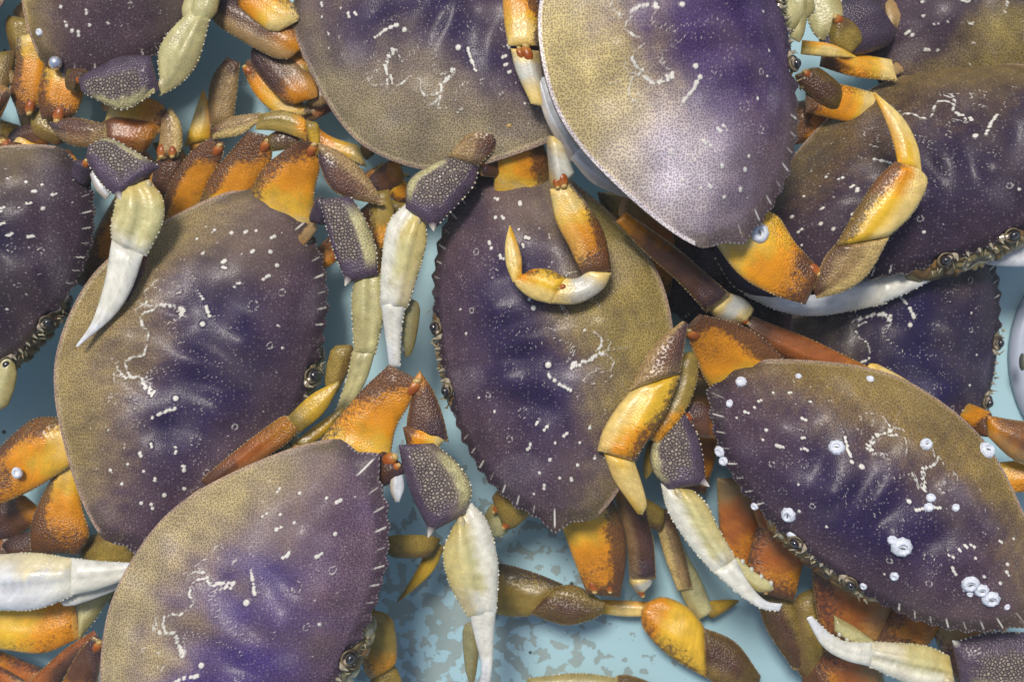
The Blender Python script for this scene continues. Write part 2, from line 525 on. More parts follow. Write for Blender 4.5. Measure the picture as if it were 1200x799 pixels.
    if knob:
        for kv, ks in (knob if isinstance(knob, list) else [knob]):
            ks = ks * .48
            pale_ = pal[:3] in ('pal', 'fin')
            s_ = surf(.07 if pale_ else .90, kv) - nn * ks * .35
            A_ = np.stack([bb, nn, a], 1)
            blob(mb, s_, (ks * 1.25, ks * .9, ks * 1.8), (.45, .38, .2) if pale_ else (.30, .075, .012), A_, col2=(.62, .56, .38) if pale_ else (.46, .17, .03))
            blob(mb, s_ + a * ks * 1.5 + nn * ks * .25, (ks * .8, ks * .6, ks * .6), (.6, .52, .34) if pale_ else (.50, .34, .12), A_, n=7, m=9)
    if spine:
        sv, sl = spine
        s_ = surf(.94, sv)
        cone(mb, s_ - bb * .0014 * np.sign(sv), s_ + a * sl * .7 + bb * sl * .3 * np.sign(sv) + nn * .001, .0022, c2, (.8, .76, .66))
    if teeth:
        for i in range(teeth):
            uq = .15 + .7 * i / max(1, teeth - 1)
            blob(mb, surf(uq, -side * .95), (.0011, .0015, .0010), WHITE * .8, n=6, m=8)

def segment(mb, p0, p1, w, pal, bend=0.0, n=34, taper0=.16, taper1=.16, r0=.2, r1=.2, **k):
    """a segment given by its axis and three widths"""
    p0, p1 = np.asarray(p0, float), np.asarray(p1, float)
    d = p1 - p0
    L = np.linalg.norm(d)
    a = d / L
    bb = np.cross(a, (0, 0, 1.0))
    bb /= np.linalg.norm(bb)
    u = np.linspace(0, 1, n) * .4 + .6 * (.5 - .5 * np.cos(np.linspace(0, math.pi, n)))
    w0, wm, w1 = w
    hw = .5 * (w0 * (1 - u) * (1 - 2 * u) + wm * 4 * u * (1 - u) + w1 * u * (2 * u - 1))
    hw = np.maximum(hw, .0003)
    e = np.minimum(1, .55 + .45 * np.sqrt(np.clip(u / taper0, 0, 1))) * np.minimum(1, .62 + .38 * np.sqrt(np.clip((1 - u) / taper1, 0, 1)))
    cc = p0 + np.outer(u, d) + np.outer(4 * u * (1 - u) * bend * L, bb)
    hb = np.outer(hw * e, bb)
    sk = .35 * (1 if SEED[0] % 2 else -1) * hw[:, None] * (sstep(.7, 1, u) - .6 * sstep(.3, 0, u))[:, None] * a
    limb(mb, cc - hb - sk, cc + hb + sk, pal, r0=r0, r1=r1, **k)

# ------------------------------------------------------------------ carapace
FRONT = np.array([(0, .292), (.05, .290), (.10, .287), (.16, .280), (.22, .269), (.28, .252), (.34, .226), (.395, .190), (.445, .145), (.482, .095), (.502, .042), (.510, -.005), (.511, -.035)])
REAR = np.array([(0, -.350), (.06, -.348), (.13, -.336), (.20, -.307), (.26, -.272), (.33, -.222), (.39, -.175), (.44, -.131), (.48, -.088), (.503, -.056), (.510, -.043), (.511, -.035)])

def smooth_curve(P, k=3):
    P = np.asarray(P, float)
    for _ in range(k):
        A = .75 * P[:-1] + .25 * P[1:]
        B = .25 * P[:-1] + .75 * P[1:]
        P = np.concatenate([P[:1], np.stack([A, B], 1).reshape(-1, 2), P[-1:]])
    return P

FR, RE_ = smooth_curve(FRONT), smooth_curve(REAR)
right_loop = np.concatenate([FR, RE_[::-1][1:]])
loop = np.concatenate([right_loop, (right_loop * (-1, 1))[::-1][1:]])
ang = np.arctan2(loop[:, 0], loop[:, 1])
rad = np.hypot(loop[:, 0], loop[:, 1])
o_ = np.argsort(ang)
ANG, RAD = ang[o_], rad[o_]
ANG = np.concatenate([ANG - 2 * math.pi, ANG, ANG + 2 * math.pi])
RAD = np.concatenate([RAD, RAD, RAD])
TOOTH_X = [.140, .185, .228, .271, .313, .354, .394, .432, .466, .494]

def rho_of(x, y):
    return np.hypot(x, y) / np.interp(np.arctan2(x, y), ANG, RAD)

def dome(x, y, rho):
    z = .108 * (1 - np.clip(rho, 0, 1) ** 2.7)
    ax = np.abs(x)
    def G(cx, cy, sx, sy, h, rot=0):
        c, s = math.cos(rot), math.sin(rot)
        dx, dy = ax - cx, y - cy
        return h * np.exp(-((dx * c + dy * s) / sx) ** 2 - ((-dx * s + dy * c) / sy) ** 2)
    z = z + G(.10, .11, .06, .055, .018) + G(0, .0, .035, .09, .010) + G(0, -.19, .06, .06, .016)
    z = z + G(.30, .03, .07, .06, .016) + G(.24, -.10, .07, .05, .012, .5) + G(.20, .17, .05, .04, .011) + G(.39, .05, .04, .05, .009)
    z = z - G(.09, -.10, .032, .055, .012) - G(.17, .05, .035, .08, .011, .35) - G(.045, .08, .026, .09, .007) - G(.30, -.06, .10, .03, .006, .5)
    z = z - G(.11, -.23, .05, .03, .005, .6) - G(.05, .235, .04, .025, .005)
    z = z + .006 * sstep(.955, .985, rho) * sstep(-.05, -.16, y)
    return z

def bead_marks(seed):
    r = random.Random(seed)
    B = []
    J = lambda s: r.gauss(0, s)
    def line(pts, rad, step, spread=0.0, taper=1.0, drop=.10):
        if r.random() < drop * .5:
            return
        pts = [np.array(p) for p in pts]
        tot = sum(np.linalg.norm(b - a) for a, b in zip(pts, pts[1:]))
        done = 0
        for a, b in zip(pts, pts[1:]):
            L = np.linalg.norm(b - a)
            for i in range(max(1, int(L / step))):
                f = i * step / L
                k = (done + f * L) / tot
                p = a + (b - a) * f
                if r.random() < drop:
                    continue
                B.append((p[0] + J(spread * (1 - .6 * k)), p[1] + J(spread * (1 - .6 * k)), rad * mix(1, taper, k) * r.uniform(.75, 1.2)))
            done += L
    for s in (1, -1):
        j = lambda x, y: (s * (x + J(.004)), y + J(.004))
        dx, dy = J(.008), J(.008)
        kc = r.uniform(-.024, .024)
        tw = r.uniform(.6, 1.5)
        k = lambda x, y: (s * (x + dx), y + dy)
        # the pale comma beside the mid-line and its two tails
        cr = lambda pts: [k(*p) for p in pts]
        worm = [(.099, -.072), (.097 + kc * .5, -.095), (.088 + kc, -.122), (.085, -.150)]
        for off in (-.0052, 0, .0052):
            line(cr([(x + off * (1.2 - .35 * i_), y) for i_, (x, y) in enumerate(worm)]), .0043, .0068, .0016, .8)
        line(cr([(.085, -.150), (.088, -.168), (.102 + kc, -.184), (.122 + kc, -.182 + .006 * tw), (.134 + kc, -.166)]), .0039, .0054, .0008, .6)
        line(cr([(.085, -.152), (.076, -.176), (.060, -.186), (.046, -.176)]), .0037, .0054, .0008, .7)
        line(cr([(.080, -.168), (.072 + kc, -.20), (.074 + kc, -.225 - .015 * tw)]), .0030, .0056, .001, .5)
        line(cr([(.078, -.142), (.064, -.160), (.046, -.166), (.028, -.152), (.018, -.130)]) + [(0, -.122)], .0039, .0056, .0008, .9)
        for i in range(9):
            f = i / 8
            x0, y0 = .083 - .062 * f + dx, -.078 - .034 * math.sin(f * 3.0) + .004 * i
            n_ = r.randint(2, 4)
            for q in range(n_):
                B.append((s * (x0 + .003 * q + J(.0008)), y0 + .0052 * q + J(.0008), r.uniform(.0021, .0032)))
        for i in range(int(r.uniform(22, 30))):
            a = r.uniform(0, 6.28)
            B.append((s * (.145 + dx + .016 * math.cos(a) + J(.003)), -.135 + dy + .036 * math.sin(a) + J(.003), r.uniform(.002, .0032)))
        # bar and dot
        line([k(.115, -.008), k(.142 + kc * .25, -.034), k(.172, -.066)], .0060, .0080, .0010, .7)
        line([k(.18, -.068), k(.205, -.095)], .003, .008, .004, .8)
        B.append((*k(.088, -.014), r.uniform(.0072, .0092)))
        # broken rows and small rings
        for (x, y, rr, c) in [(.232, .012, .0056, 2), (.247, -.012, .0050, 2), (.262, -.034, .0056, 2), (.218, .038, .0050, 3), (.30, .0, .0045, 1), (.325, .025, .005, 2),
                              (.345, .060, .0062, 1), (.322, .095, .0060, 1), (.263, .075, .0058, 3), (.30, -.05, .004, 1), (.335, -.085, .0045, 2), (.365, -.045, .0055, 1),
                              (.378, -.012, .0055, 2), (.386, .018, .006, 1), (.392, .05, .0055, 2), (.27, -.09, .0042, 2), (.30, -.12, .0040, 1), (.23, -.135, .0035, 2),
                              (.345, -.12, .004, 1), (.20, -.18, .003, 1), (.25, -.18, .003, 1), (.13, .19, .0045, 1), (.17, .15, .004, 1), (.415, .09, .004, 1), (.052, .20, .0045, 1)]:
            if r.random() < .12:
                continue
            bx, by = x + J(.007), y + J(.007)
            for q in range(c):
                B.append((s * (bx + q * .007 + J(.0015)), by + q * .0035 + J(.002), rr * r.uniform(.7, 1.1)))
        for (x, y, R_) in [(.195, .082, .014), (.255, .135, .009), (.12, .16, .008)]:
            bx, by = x + J(.006), y + J(.006)
            for q in range(9):
                a = q * .7 + J(.1)
                B.append((s * (bx + R_ * math.cos(a)), by + R_ * .85 * math.sin(a), r.uniform(.002, .0033)))
        # fields of fine white granules
        for (x, y, lx, ly, rot) in [(.020, .03, .011, .075, 0), (.062, .09, .012, .03, .5), (.105, .055, .012, .03, -.6), (.235, .1, .016, .028, .4), (.20, .185, .03, .010, .3), (.30, .135, .022, .012, -.5), (.14, .0, .01, .03, 1.0)]:
            bx, by = x + J(.004), y + J(.006)
            st = .0074
            for gi in range(-12, 13):
                for gj in range(-14, 15):
                    ex, ey = gi * st + (gj % 2) * st * .5, gj * st * .87
                    if (ex / lx) ** 2 + (ey / ly) ** 2 > 1 or r.random() < .5:
                        continue
                    ex, ey = ex + J(.0008), ey + J(.0008)
                    B.append((s * (bx + ex * math.cos(rot) - ey * math.sin(rot)), by + ex * math.sin(rot) + ey * math.cos(rot), r.uniform(.0015, .0023)))
        for _ in range(5):
            B.append((s * abs(r.gauss(.24, .1)), r.gauss(-.01, .11), r.uniform(.0014, .0028)))
    return np.array(B)

class Pose:
    def __init__(s, px, py, z, th, pitch, roll, ys, W):
        t, p, r = (math.radians(v) for v in (th, pitch, roll))
        c, q = math.cos, math.sin
        s.R = np.array([[c(t), -q(t), 0], [q(t), c(t), 0], [0, 0, 1]]) @ np.array([[1, 0, 0], [0, c(p), -q(p)], [0, q(p), c(p)]]) @ np.array([[c(r), 0, q(r)], [0, 1, 0], [-q(r), 0, c(r)]])
        s.W = pxm(W, z)
        s.ys = ys
        s.T = at(px, py, z)
        s.px, s.py, s.z = px, py, z
    def __call__(s, P):
        P = np.atleast_2d(np.asarray(P, float)) * np.array([1, s.ys, 1])
        return (P @ s.R.T) * s.W + s.T
    def vec(s, v):
        return s.R @ np.asarray(v, float)

BLUE, PURP = np.array((.025, .018, .062)), np.array((.094, .064, .090))
TANC, GREY = np.array((.37, .305, .125)), np.array((.40, .375, .37))

def make_carapace(parent, pose, seed, tone, res=(300, 190)):
    nx, ny = res
    sx = np.linspace(-1, 1, nx)
    x = .5105 * np.sin(sx * math.pi / 2 * .985) / math.sin(math.pi / 2 * .985)
    yf = np.interp(np.abs(x), FR[:, 0], FR[:, 1])
    yr = np.interp(np.abs(x), RE_[:, 0], RE_[:, 1])
    t = .5 - .5 * np.cos(np.linspace(0, math.pi, ny))
    t = .55 * np.linspace(0, 1, ny) + .45 * t
    X = np.repeat(x[:, None], ny, 1)
    Y = yr[:, None] + (yf - yr)[:, None] * t[None]
    rho = rho_of(X, Y)
    Z = dome(X, Y, rho)
    # toothed margin
    phi = np.arctan2(np.abs(X), Y)
    push = np.zeros_like(X)
    near = np.zeros_like(X)
    for i, tx in enumerate(TOOTH_X):
        ty = np.interp(tx, FR[:, 0], FR[:, 1])
        pa = math.atan2(tx, ty)
        hgt = (.012 if i < 9 else .034) * (.75 + .4 * math.sin(seed * 1.3 + i * 1.9) ** 2)
        wid = .058 if i < 9 else .095
        push = np.maximum(push, hgt * np.clip(1 - np.abs(phi - pa) / wid, 0, 1))
        # pale stroke running in from each tooth
        dd = np.abs(phi - pa - .012 * (1 - rho) * 20) * np.hypot(X, Y)
        jit = .5 + .5 * math.sin(seed * 3.7 + i * 2.3)
        near = np.maximum(near, (1 - sstep(.0014, .0044, dd)) * sstep(.922 - .02 * jit, .948, rho) * (1 - .95 * sstep(.972, .992, rho)) * (.40 + .26 * jit if i > 1 else .3))
    for tx in (0, .030, .058):
        push = np.maximum(push, .010 * np.clip(1 - np.abs(np.abs(X) - tx) / .012, 0, 1) * (Y > .2))
    ring = sstep(.93, 1.0, rho)
    # orbit notches
    notch = .022 * np.exp(-((np.abs(X) - .088) / .026) ** 2) * (Y > .15)
    k = 1 + (push - notch) * ring / np.maximum(np.hypot(X, Y), .05)
    P0 = np.stack([X, Y, np.zeros_like(X)], -1).reshape(-1, 3)
    wob = Wob(seed, 16)
    Z = Z + .0022 * Wob(seed + 3, 45)(P0).reshape(X.shape) * (1 - ring)
    Xp, Yp = X * k, Y * k
    V = np.stack([Xp, Yp, Z], -1).reshape(-1, 3)
    # pigment
    rf, xf, yfl = rho.ravel(), X.ravel(), Y.ravel()
    q, q2, q3 = wob(P0), Wob(seed + 1, 40)(P0), Wob(seed + 2, 110)(P0)
    tan_, purple, bright = tone.get('tan', 1), tone.get('purple', 1), tone.get('bright', 1)
    tint = np.array(tone.get('tint', (1, 1, 1)))
    pcol = PURP * purple
    C = np.tile(pcol, (len(V), 1))
    cw = tone.get('cw', 1.0)
    fb = np.exp(-((xf / (.20 * cw)) ** 2 + ((yfl - .07 - .06 * (cw - 1)) / (.15 * cw)) ** 2)) + .5 * np.exp(-(((np.abs(xf) - .2) / .1) ** 2 + ((yfl + .02) / .1) ** 2))
    C = mix(C, np.array(tone.get('core', BLUE)), np.clip(fb * 1.05 + .28 * q + .18 * q2, 0, .93)[:, None])
    far = sstep(.0, -.30, yfl + .09 * q + .04 * q2) + .28 * sstep(.60, .93, rf + .1 * q) * sstep(.06, -.12, yfl)
    C = mix(C, TANC * np.array(tone.get('tanc', (1, 1, 1))), np.clip(far * tan_ * .88 + .10 * q3 * (far > .1), 0, .84)[:, None])
    C = mix(C, GREY, np.clip(tone.get('grey', 0) * sstep(-.02, -.24, yfl + .08 * q - .25 * np.abs(xf)) + .12 * sstep(.3, 1.2, q2), 0, .8)[:, None])
    if 'milk' in tone:
        mk_ = np.exp(-(((np.abs(xf) - .31) / .15) ** 2 + ((yfl + .10) / .13) ** 2))
        C = mix(C, np.array((.60, .57, .60)), np.clip(tone['milk'] * mk_ + .12 * q2 * mk_, 0, .85)[:, None])
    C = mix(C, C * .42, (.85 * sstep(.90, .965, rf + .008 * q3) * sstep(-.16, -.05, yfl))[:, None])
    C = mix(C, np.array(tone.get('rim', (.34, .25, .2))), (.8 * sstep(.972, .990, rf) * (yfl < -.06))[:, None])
    C = C * tint * bright * (1 + .10 * q2 + .08 * q3)[:, None]
    # pale marks
    mark = np.zeros(len(V))
    B = bead_marks(seed)
    XY = P0[:, :2]
    order = np.argsort(XY[:, 0])
    xs = XY[order, 0]
    for bx, by, br in B:
        lo, hi = np.searchsorted(xs, (bx - br * 1.4, bx + br * 1.4))
        ii = order[lo:hi]
        d = np.hypot(XY[ii, 0] - bx, XY[ii, 1] - by)
        mark[ii] = np.maximum(mark[ii], (1 - sstep(br * .6, br * 1.25, d)) * (1.0 if br > .0038 else .62))
    V[:, 2] += mark * .0022 * (1 - sstep(.93, .97, rf))
    edge_line = .46 * sstep(.982, .994, rf) * (yfl > -.02) * (.55 + .45 * np.sin(phi.ravel() * 300))
    mark = np.maximum(np.maximum(mark * tone.get('marks', .92), near.ravel()), edge_line)
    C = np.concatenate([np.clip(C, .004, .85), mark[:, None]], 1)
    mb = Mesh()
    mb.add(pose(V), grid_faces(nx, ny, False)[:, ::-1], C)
    # folded-under rim and pale underside
    idx = np.arange(nx * ny).reshape(nx, ny)
    bl = np.concatenate([idx[:, 0], idx[::-1, -1]])[::2]
    bv = V[bl]
    rings = []
    for s_, dz in ((1.0, -.001), (.995, -.012), (.965, -.035), (.90, -.085), (.72, -.14), (.4, -.165), (.02, -.17)):
        rr = bv * (s_, s_, 1)
        rr[:, 2] = bv[:, 2] + dz
        rings.append(rr)
    U = np.concatenate(rings)
    cu = np.repeat(np.array([PURP * .8, (.34, .27, .2), (.45, .42, .36), (.52, .52, .50), (.5, .48, .4), (.5, .48, .4), (.5, .48, .4)]), len(bv), 0)
    mb.add(pose(U), grid_faces(len(rings), len(bv), True), cu)
    # spines
    for s in (1, -1):
        for i, tx in enumerate(TOOTH_X):
            if i < 9:
                continue
            ty = np.interp(tx, FR[:, 0], FR[:, 1])
            dirv = np.array((tx * .8, ty + .12, 0))
            dirv /= np.linalg.norm(dirv)
            ln = (.0065 if i < 9 else .016) * (.6 + .6 * math.sin(seed * 2.1 + i * 2.7 + s) ** 2)
            p = np.array((s * tx * .992, ty * .992, .0015))
            dv = dirv * (s, 1, 0)
            cone(mb, pose(p)[0], pose(p + dv * ln + (0, 0, .002))[0], pose.W * (.0050 if i < 9 else .011), (.16, .12, .11), (.60, .54, .42) if i < 9 else PURP * .9, 6)
    return mb.build('carapace', M['shell'], parent, origin=parent.location), pose(V)

def make_face(parent, pose, seed):
    r = random.Random(seed)
    mb = Mesh()
    W = pose.W
    A = pose.R
    pal = [(.16, .13, .055), (.26, .22, .11), (.12, .08, .03), (.07, .045, .025), (.36, .33, .22), (.18, .10, .03)]
    # the plated ledge below the front margin
    nu, nv = 120, 34
    uu, vv = np.meshgrid(np.linspace(-1, 1, nu), np.linspace(0, 1, nv), indexing='ij')
    sx, sy = [], []
    for _ in range(17):
        a_, b_ = r.uniform(.03, 1.0), r.uniform(.02, 1.0)
        sx += [a_, -a_]
        sy += [b_, b_]
    sx, sy = np.array(sx), np.array(sy)
    dist = np.hypot((uu[..., None] - sx) * 1.0, (vv[..., None] - sy) * .42)
    srt = np.sort(dist, -1)
    own = np.argmin(dist, -1)
    gap = sstep(.0, .07, srt[..., 1] - srt[..., 0])
    env = np.sqrt(np.clip(1 - np.abs(uu) ** 2.6, 0, 1))
    ys_ = .272 + env * (.026 * np.sin(vv * 1.9) + .016 * vv) + .010 * gap * env * (.4 + .6 * vv)
    zs_ = -.004 - .075 * vv ** 1.25 + .007 * gap * (1 - vv)
    Pv = np.stack([uu * .185, ys_, zs_], -1).reshape(-1, 3)
    cells = np.array([pal[r.randrange(len(pal))] for _ in range(17)]).repeat(2, 0) * 1.25
    Cf = cells[own].reshape(-1, 3) * (1 + .25 * Wob(seed + 5, 160)(Pv))[:, None]
    Cf = mix(Cf, np.array((.46, .43, .30)), (.5 * sstep(.5, 1.4, Wob(seed + 6, 90)(Pv)))[:, None])
    mb.add(pose(Pv), grid_faces(nu, nv, False), np.clip(Cf, .01, .8))
    for tx in (0, .030, -.030, .058, -.058):
        cone(mb, pose((tx, .284, .003))[0], pose((tx * 1.05, .304, .004))[0], W * .007, (.20, .16, .10), (.5, .46, .34), 7)
    for s in (1, -1):
        # orbit ring
        k, m_ = 22, 8
        c = np.array((s * .088, .288, .004))
        V, C = [], []
        for i in range(k):
            a = 2 * math.pi * i / k
            for j in range(m_):
                b = 2 * math.pi * j / m_
                R_ = .0190 + .0038 * math.cos(b)
                V.append(c + (R_ * math.cos(a), R_ * math.sin(a) * .86, .009 * math.sin(b) - .01 * math.sin(a)))
                C.append(mix(np.array((.04, .03, .028)), np.array((.20, .16, .095)), .5 + .5 * math.sin(a + 2.2)))
        F = []
        for i in range(k):
            for j in range(m_):
                F.append((i * m_ + j, ((i + 1) % k) * m_ + j, ((i + 1) % k) * m_ + (j + 1) % m_, i * m_ + (j + 1) % m_))
        mb.add(pose(V), np.array(F), np.array(C))
        # antennules and bristles
        for i in range(10):
            x = r.uniform(.015, .15)
            p = np.array((s * x, .292 + r.uniform(0, .012), -.010))
            q = p + (s * r.uniform(-.01, .02), r.uniform(.006, .02), r.uniform(-.012, .006))
            cone(mb, pose(p)[0], pose(q)[0], W * r.uniform(.0015, .005), r.choice(pal), (.42, .38, .25), 5)
        # eye on its stalk
        e = Mesh()
        n, m_ = 16, 20
        th = np.linspace(0, math.pi, n)[:, None]
        ph = np.linspace(0, 2 * math.pi, m_, endpoint=False)[None]
        U = np.stack([np.sin(th) * np.cos(ph), np.sin(th) * np.sin(ph), np.cos(th) + 0 * ph], -1).reshape(-1, 3)
        cen = np.array((s * .090, .292, .012))
        look = np.array((s * .25, .45, .86))
        look /= np.linalg.norm(look)
        dt = U @ look
        C = mix(np.tile(np.array((.30, .25, .2)), (len(U), 1)), np.array((.012, .012, .018)), sstep(.0, .3, dt)[:, None])
        C = mix(C, np.array((.05, .05, .06)), (sstep(.72, .80, dt) * (1 - sstep(.90, .95, dt)))[:, None])
        e.add(pose(U * np.array((.0140, .0125, .013)) + cen), grid_faces(n, m_, True), C)
        cone(e, pose(cen - (s * .03, .012, .012))[0], pose(cen + (s * .004, .0, 0))[0], W * .012, (.4, .34, .24), (.3, .25, .2))
        e.build('eye', M['eye'], parent, origin=parent.location)
    mb.build('mouthparts', M['limb'], parent, origin=parent.location)

# ------------------------------------------------------------------ the setting
mb = Mesh()
S_ = 1.4
mb.add([(-S_, -S_, -.080), (S_, -S_, -.080), (S_, S_, -.080), (-S_, S_, -.080)], np.array([(0, 1, 2, 3)]), (.3, .5, .6))
fl = mb.build('tank_floor', M['floor'])
fl['kind'] = 'structure'

# ------------------------------------------------------------------ crabs
CR = {}

def crab(key, label, px, py, z, th, pitch, roll, ys, W, tone, seed, face=True, res=(350, 225)):
    o = bpy.data.objects.new('crab', None)
    COL.objects.link(o)
    pose = Pose(px, py, z, th, pitch, roll, ys, W)
    o.location = tuple(pose.T - (0, 0, .03))
    o.empty_display_size = .05
    o['label'] = label
    o['category'] = 'crab'
    o['group'] = 'live crabs in the tank'
    car, PV = make_carapace(o, pose, seed, tone, res)
    if face:
        make_face(o, pose, seed)
    CR[key] = dict(o=o, pose=pose, car=car, PV=PV)
    return o

def S(x0, y0, z0, x1, y1, z1, w0, wm, w1, pal, **k):
    return ((x0, y0, z0), (x1, y1, z1), (w0, wm, w1), pal, k)

def T(Lp, Rp, z0, z1, pal, **k):
    return (Lp, Rp, (z0, z1), pal, k)

def put(mb, s):
    a, b, w, pal, k = s
    if len(w) == 2:
        n = 40
        Lq, Rq = smooth_line(a, n), smooth_line(b, n)
        zz = np.linspace(w[0], w[1], n)
        limb(mb, np.array([at(x, y, z) for (x, y), z in zip(Lq, zz)]), np.array([at(x, y, z) for (x, y), z in zip(Rq, zz)]), pal, **k)
        return
    zm = (a[2] + b[2]) / 2
    segment(mb, at(*a), at(*b), tuple(pxm(v, zm) for v in w), pal, **k)

def root_seg(c, s):
    """the hidden stub that joins a limb to the body"""
    a, b, w, pal, k = s
    p = c['pose']
    if len(w) == 2:
        x, y = (a[0][0] + b[0][0]) / 2, (a[0][1] + b[0][1]) / 2
        wd = math.hypot(a[0][0] - b[0][0], a[0][1] - b[0][1])
        a, w = (x, y, w[0]), (wd, wd, wd)
    f = .45
    return S(a[0], a[1], a[2] - 5, a[0] + (p.px - a[0]) * f, a[1] + (p.py - a[1]) * f, min(a[2] - 6, p.z - 26), w[0] * .7, w[0] * .7, w[0] * .6, 'merd')

def leg(key, segs, root=True, tip=True):
    c = CR[key]
    mb = Mesh()
    if root:
        put(mb, root_seg(c, segs[0]))
    last = segs[-1] if tip and segs[-1][3][:3] == 'dac' else None
    for s in (segs[:-1] if last else segs):
        put(mb, s)
    o = mb.build('walking_leg', M['limb'], c['o'], origin=c['o'].location)
    if last:
        t = Mesh()
        put(t, last)
        t.build('leg_tip', M['limb'], o, origin=c['o'].location)
    return o

def claw(key, segs, fingers=(), root=True):
    c = CR[key]
    mb = Mesh()
    if root:
        put(mb, root_seg(c, segs[0]))
    for s in segs:
        put(mb, s)
    o = mb.build('claw', M['limb'], c['o'], origin=c['o'].location)
    for f in fingers:
        t = Mesh()
        put(t, f)
        t.build('finger', M['limb'], o, origin=c['o'].location)
    return o

def barnacle(key, px, py, rpx, on=None, nrm=None):
    c = CR[key]
    if on is None:
        q = to_px(c['PV'])
        i = np.argmin(((q - (px, py)) ** 2).sum(1))
        p = c['PV'][i]
        d = ((c['PV'] - p) ** 2).sum(1)
        pts = c['PV'][d < (.004 ** 2)]
        _, _, vt = np.linalg.svd(pts - pts.mean(0), full_matrices=False)
        nn = vt[2] * np.sign(vt[2][2])
    else:
        p, nn = on, np.array((0, 0, 1.0))
    r = pxm(rpx, p[2] * 1000)
    rr = random.Random(px * 7 + py)
    a = rr.uniform(0, 3.14)
    t = np.array((math.cos(a), math.sin(a), 0))
    t = t - nn * (t @ nn)
    t /= np.linalg.norm(t)
    b = np.cross(nn, t)
    prof = [(1.0, -.15), (.97, .12), (.82, .36), (.62, .50), (.50, .52), (.42, .42), (.36, .26)]
    k = 18
    wv = [1 + .06 * math.sin(3 * i + a) + rr.uniform(-.04, .04) for i in range(k)]
    V = [p + (t * math.cos(2 * math.pi * i / k) + b * math.sin(2 * math.pi * i / k) * .92) * r * x * wv[i] + nn * r * h for x, h in prof for i in range(k)]
    m1 = Mesh()
    m1.add(V, grid_faces(len(prof), k, True), (.6, .65, .75))
    m1.add([p + (t * math.cos(2 * math.pi * i / k) * .42 + b * math.sin(2 * math.pi * i / k) * .40) * r + nn * r * .27 for i in range(k)], np.array([list(range(k))]), (.5, .5, .5))
    o = m1.build('barnacle', M['barnacle'], c['car'], origin=c['o'].location)
    if rpx >= 8:
        m2 = Mesh()
        m2.add([p + (t * math.cos(2 * math.pi * i / 12) * .30 + b * math.sin(2 * math.pi * i / 12) * .085) * r + nn * r * .32 for i in range(12)], np.array([list(range(12))]), (.1, .1, .1))
        o.data.materials.append(M['slit'])
        me = m2
        q = me.build('opening', M['slit'], None, origin=c['o'].location)
        # join the slit into the barnacle mesh as one piece
        vs = np.concatenate([np.array(m1.V[0]), np.array(m1.V[1]), np.array(m2.V[0])])
        bpy.data.objects.remove(q)
        m1.add(m2.V[0], np.array([list(range(12))]), (.1, .1, .1))
        bpy.data.objects.remove(o)
        o = m1.build('barnacle', M['barnacle'], c['car'], origin=c['o'].location)
        o.data.materials.append(M['slit'])
        o.data.polygons[len(o.data.polygons) - 1].material_index = 1
    return o

crab('G', 'silvery purple crab lying on top of the pile, facing right, rear edge rimmed white', 795, 54, 46, -79.1, -14, -1.5, 1.03, 468,
     dict(tan=.9, tanc=(1.32, 1.36, 1.1), grey=.1, milk=.85, purple=1.3, bright=1.08, tint=(.98, .97, 1.04), core=(.050, .030, .095), cw=1.35, rim=(.7, .68, .66)), 11)
crab('D', 'large tan and violet crab at bottom left, white claw hanging over bare floor', 282, 736, 14, -122.1, 7, .6, .90, 490,
     dict(tan=1.0, purple=1.3, bright=1.05, core=(.05, .036, .16), grey=.15), 22)
crab('K', 'barnacle covered crab at lower right, facing down left with both claws folded in front', 1027, 574, 8, -217, 2, 8, .84, 439,
     dict(tan=.85, purple=.85, tanc=(.66, .58, .42)), 33)
crab('E', 'dark purple crab in the middle facing left, its face beside two pale claws', 637, 397, -8, -258.7, -12, 4, 1.02, 426,
     dict(tan=.9, purple=1.0, tanc=(.8, .78, .55)), 44)
crab('C', 'wide blue black crab at left centre with a white claw tip lying across its shell', 230, 428, -20, -112.1, -5, -9, 1.02, 439,
     dict(tan=.8, purple=.95, tanc=(.85, .82, .8)), 55)
crab('F', 'olive and purple crab at top centre, facing up, partly under the silvery crab', 519, 54, -10, -22.4, 0, -18, 1.04, 405,
     dict(tan=.95, purple=.95, tanc=(.82, .84, 1.0), grey=.12), 66)
crab('H', 'brown purple crab at upper right facing down with an orange leg across its shell', 1102, 199, -14, -161, 20, 4, .82, 452,
     dict(tan=.6, purple=.62, tanc=(.45, .38, .25), core=(.03, .022, .05)), 77)
crab('P', 'dark shadowed crab at the bottom of the pile between the silvery and barnacle covered crabs', 925, 300, -60, -175, 0, 0, 1.0, 330,
     dict(tan=.7, purple=.7, bright=.9, tanc=(.5, .4, .3), core=(.04, .03, .045), marks=.4), 170, face=False, res=(160, 100))
crab('J', 'dim blue crab at right edge facing right, wedged under the barnacle covered crab', 1054, 420, -42, -98.6, -3, 4, .98, 396,
     dict(tan=.3, purple=.62, bright=.85, tint=(.85, .9, 1.1)), 88)  # blue dimming of the deep water is put into the shell colour
crab('I', 'olive speckled crab cut off by the top right corner of the picture', 1208, -32, -34, 33, 0, 0, 1.0, 430,
     dict(tan=1.3, purple=.75, tanc=(.72, .70, .5), core=(.05, .04, .05), marks=.7), 99, res=(240, 150))
crab('A', 'grey brown crab cut off at top left, a silver bubble on its shell edge', 166, -98, -32, -120, 0, 0, 1.0, 404,
     dict(tan=1.1, purple=.9, tint=(1.05, 1.02, .9), core=(.06, .05, .06), tanc=(.75, .72, .6)), 111, face=False, res=(240, 150))
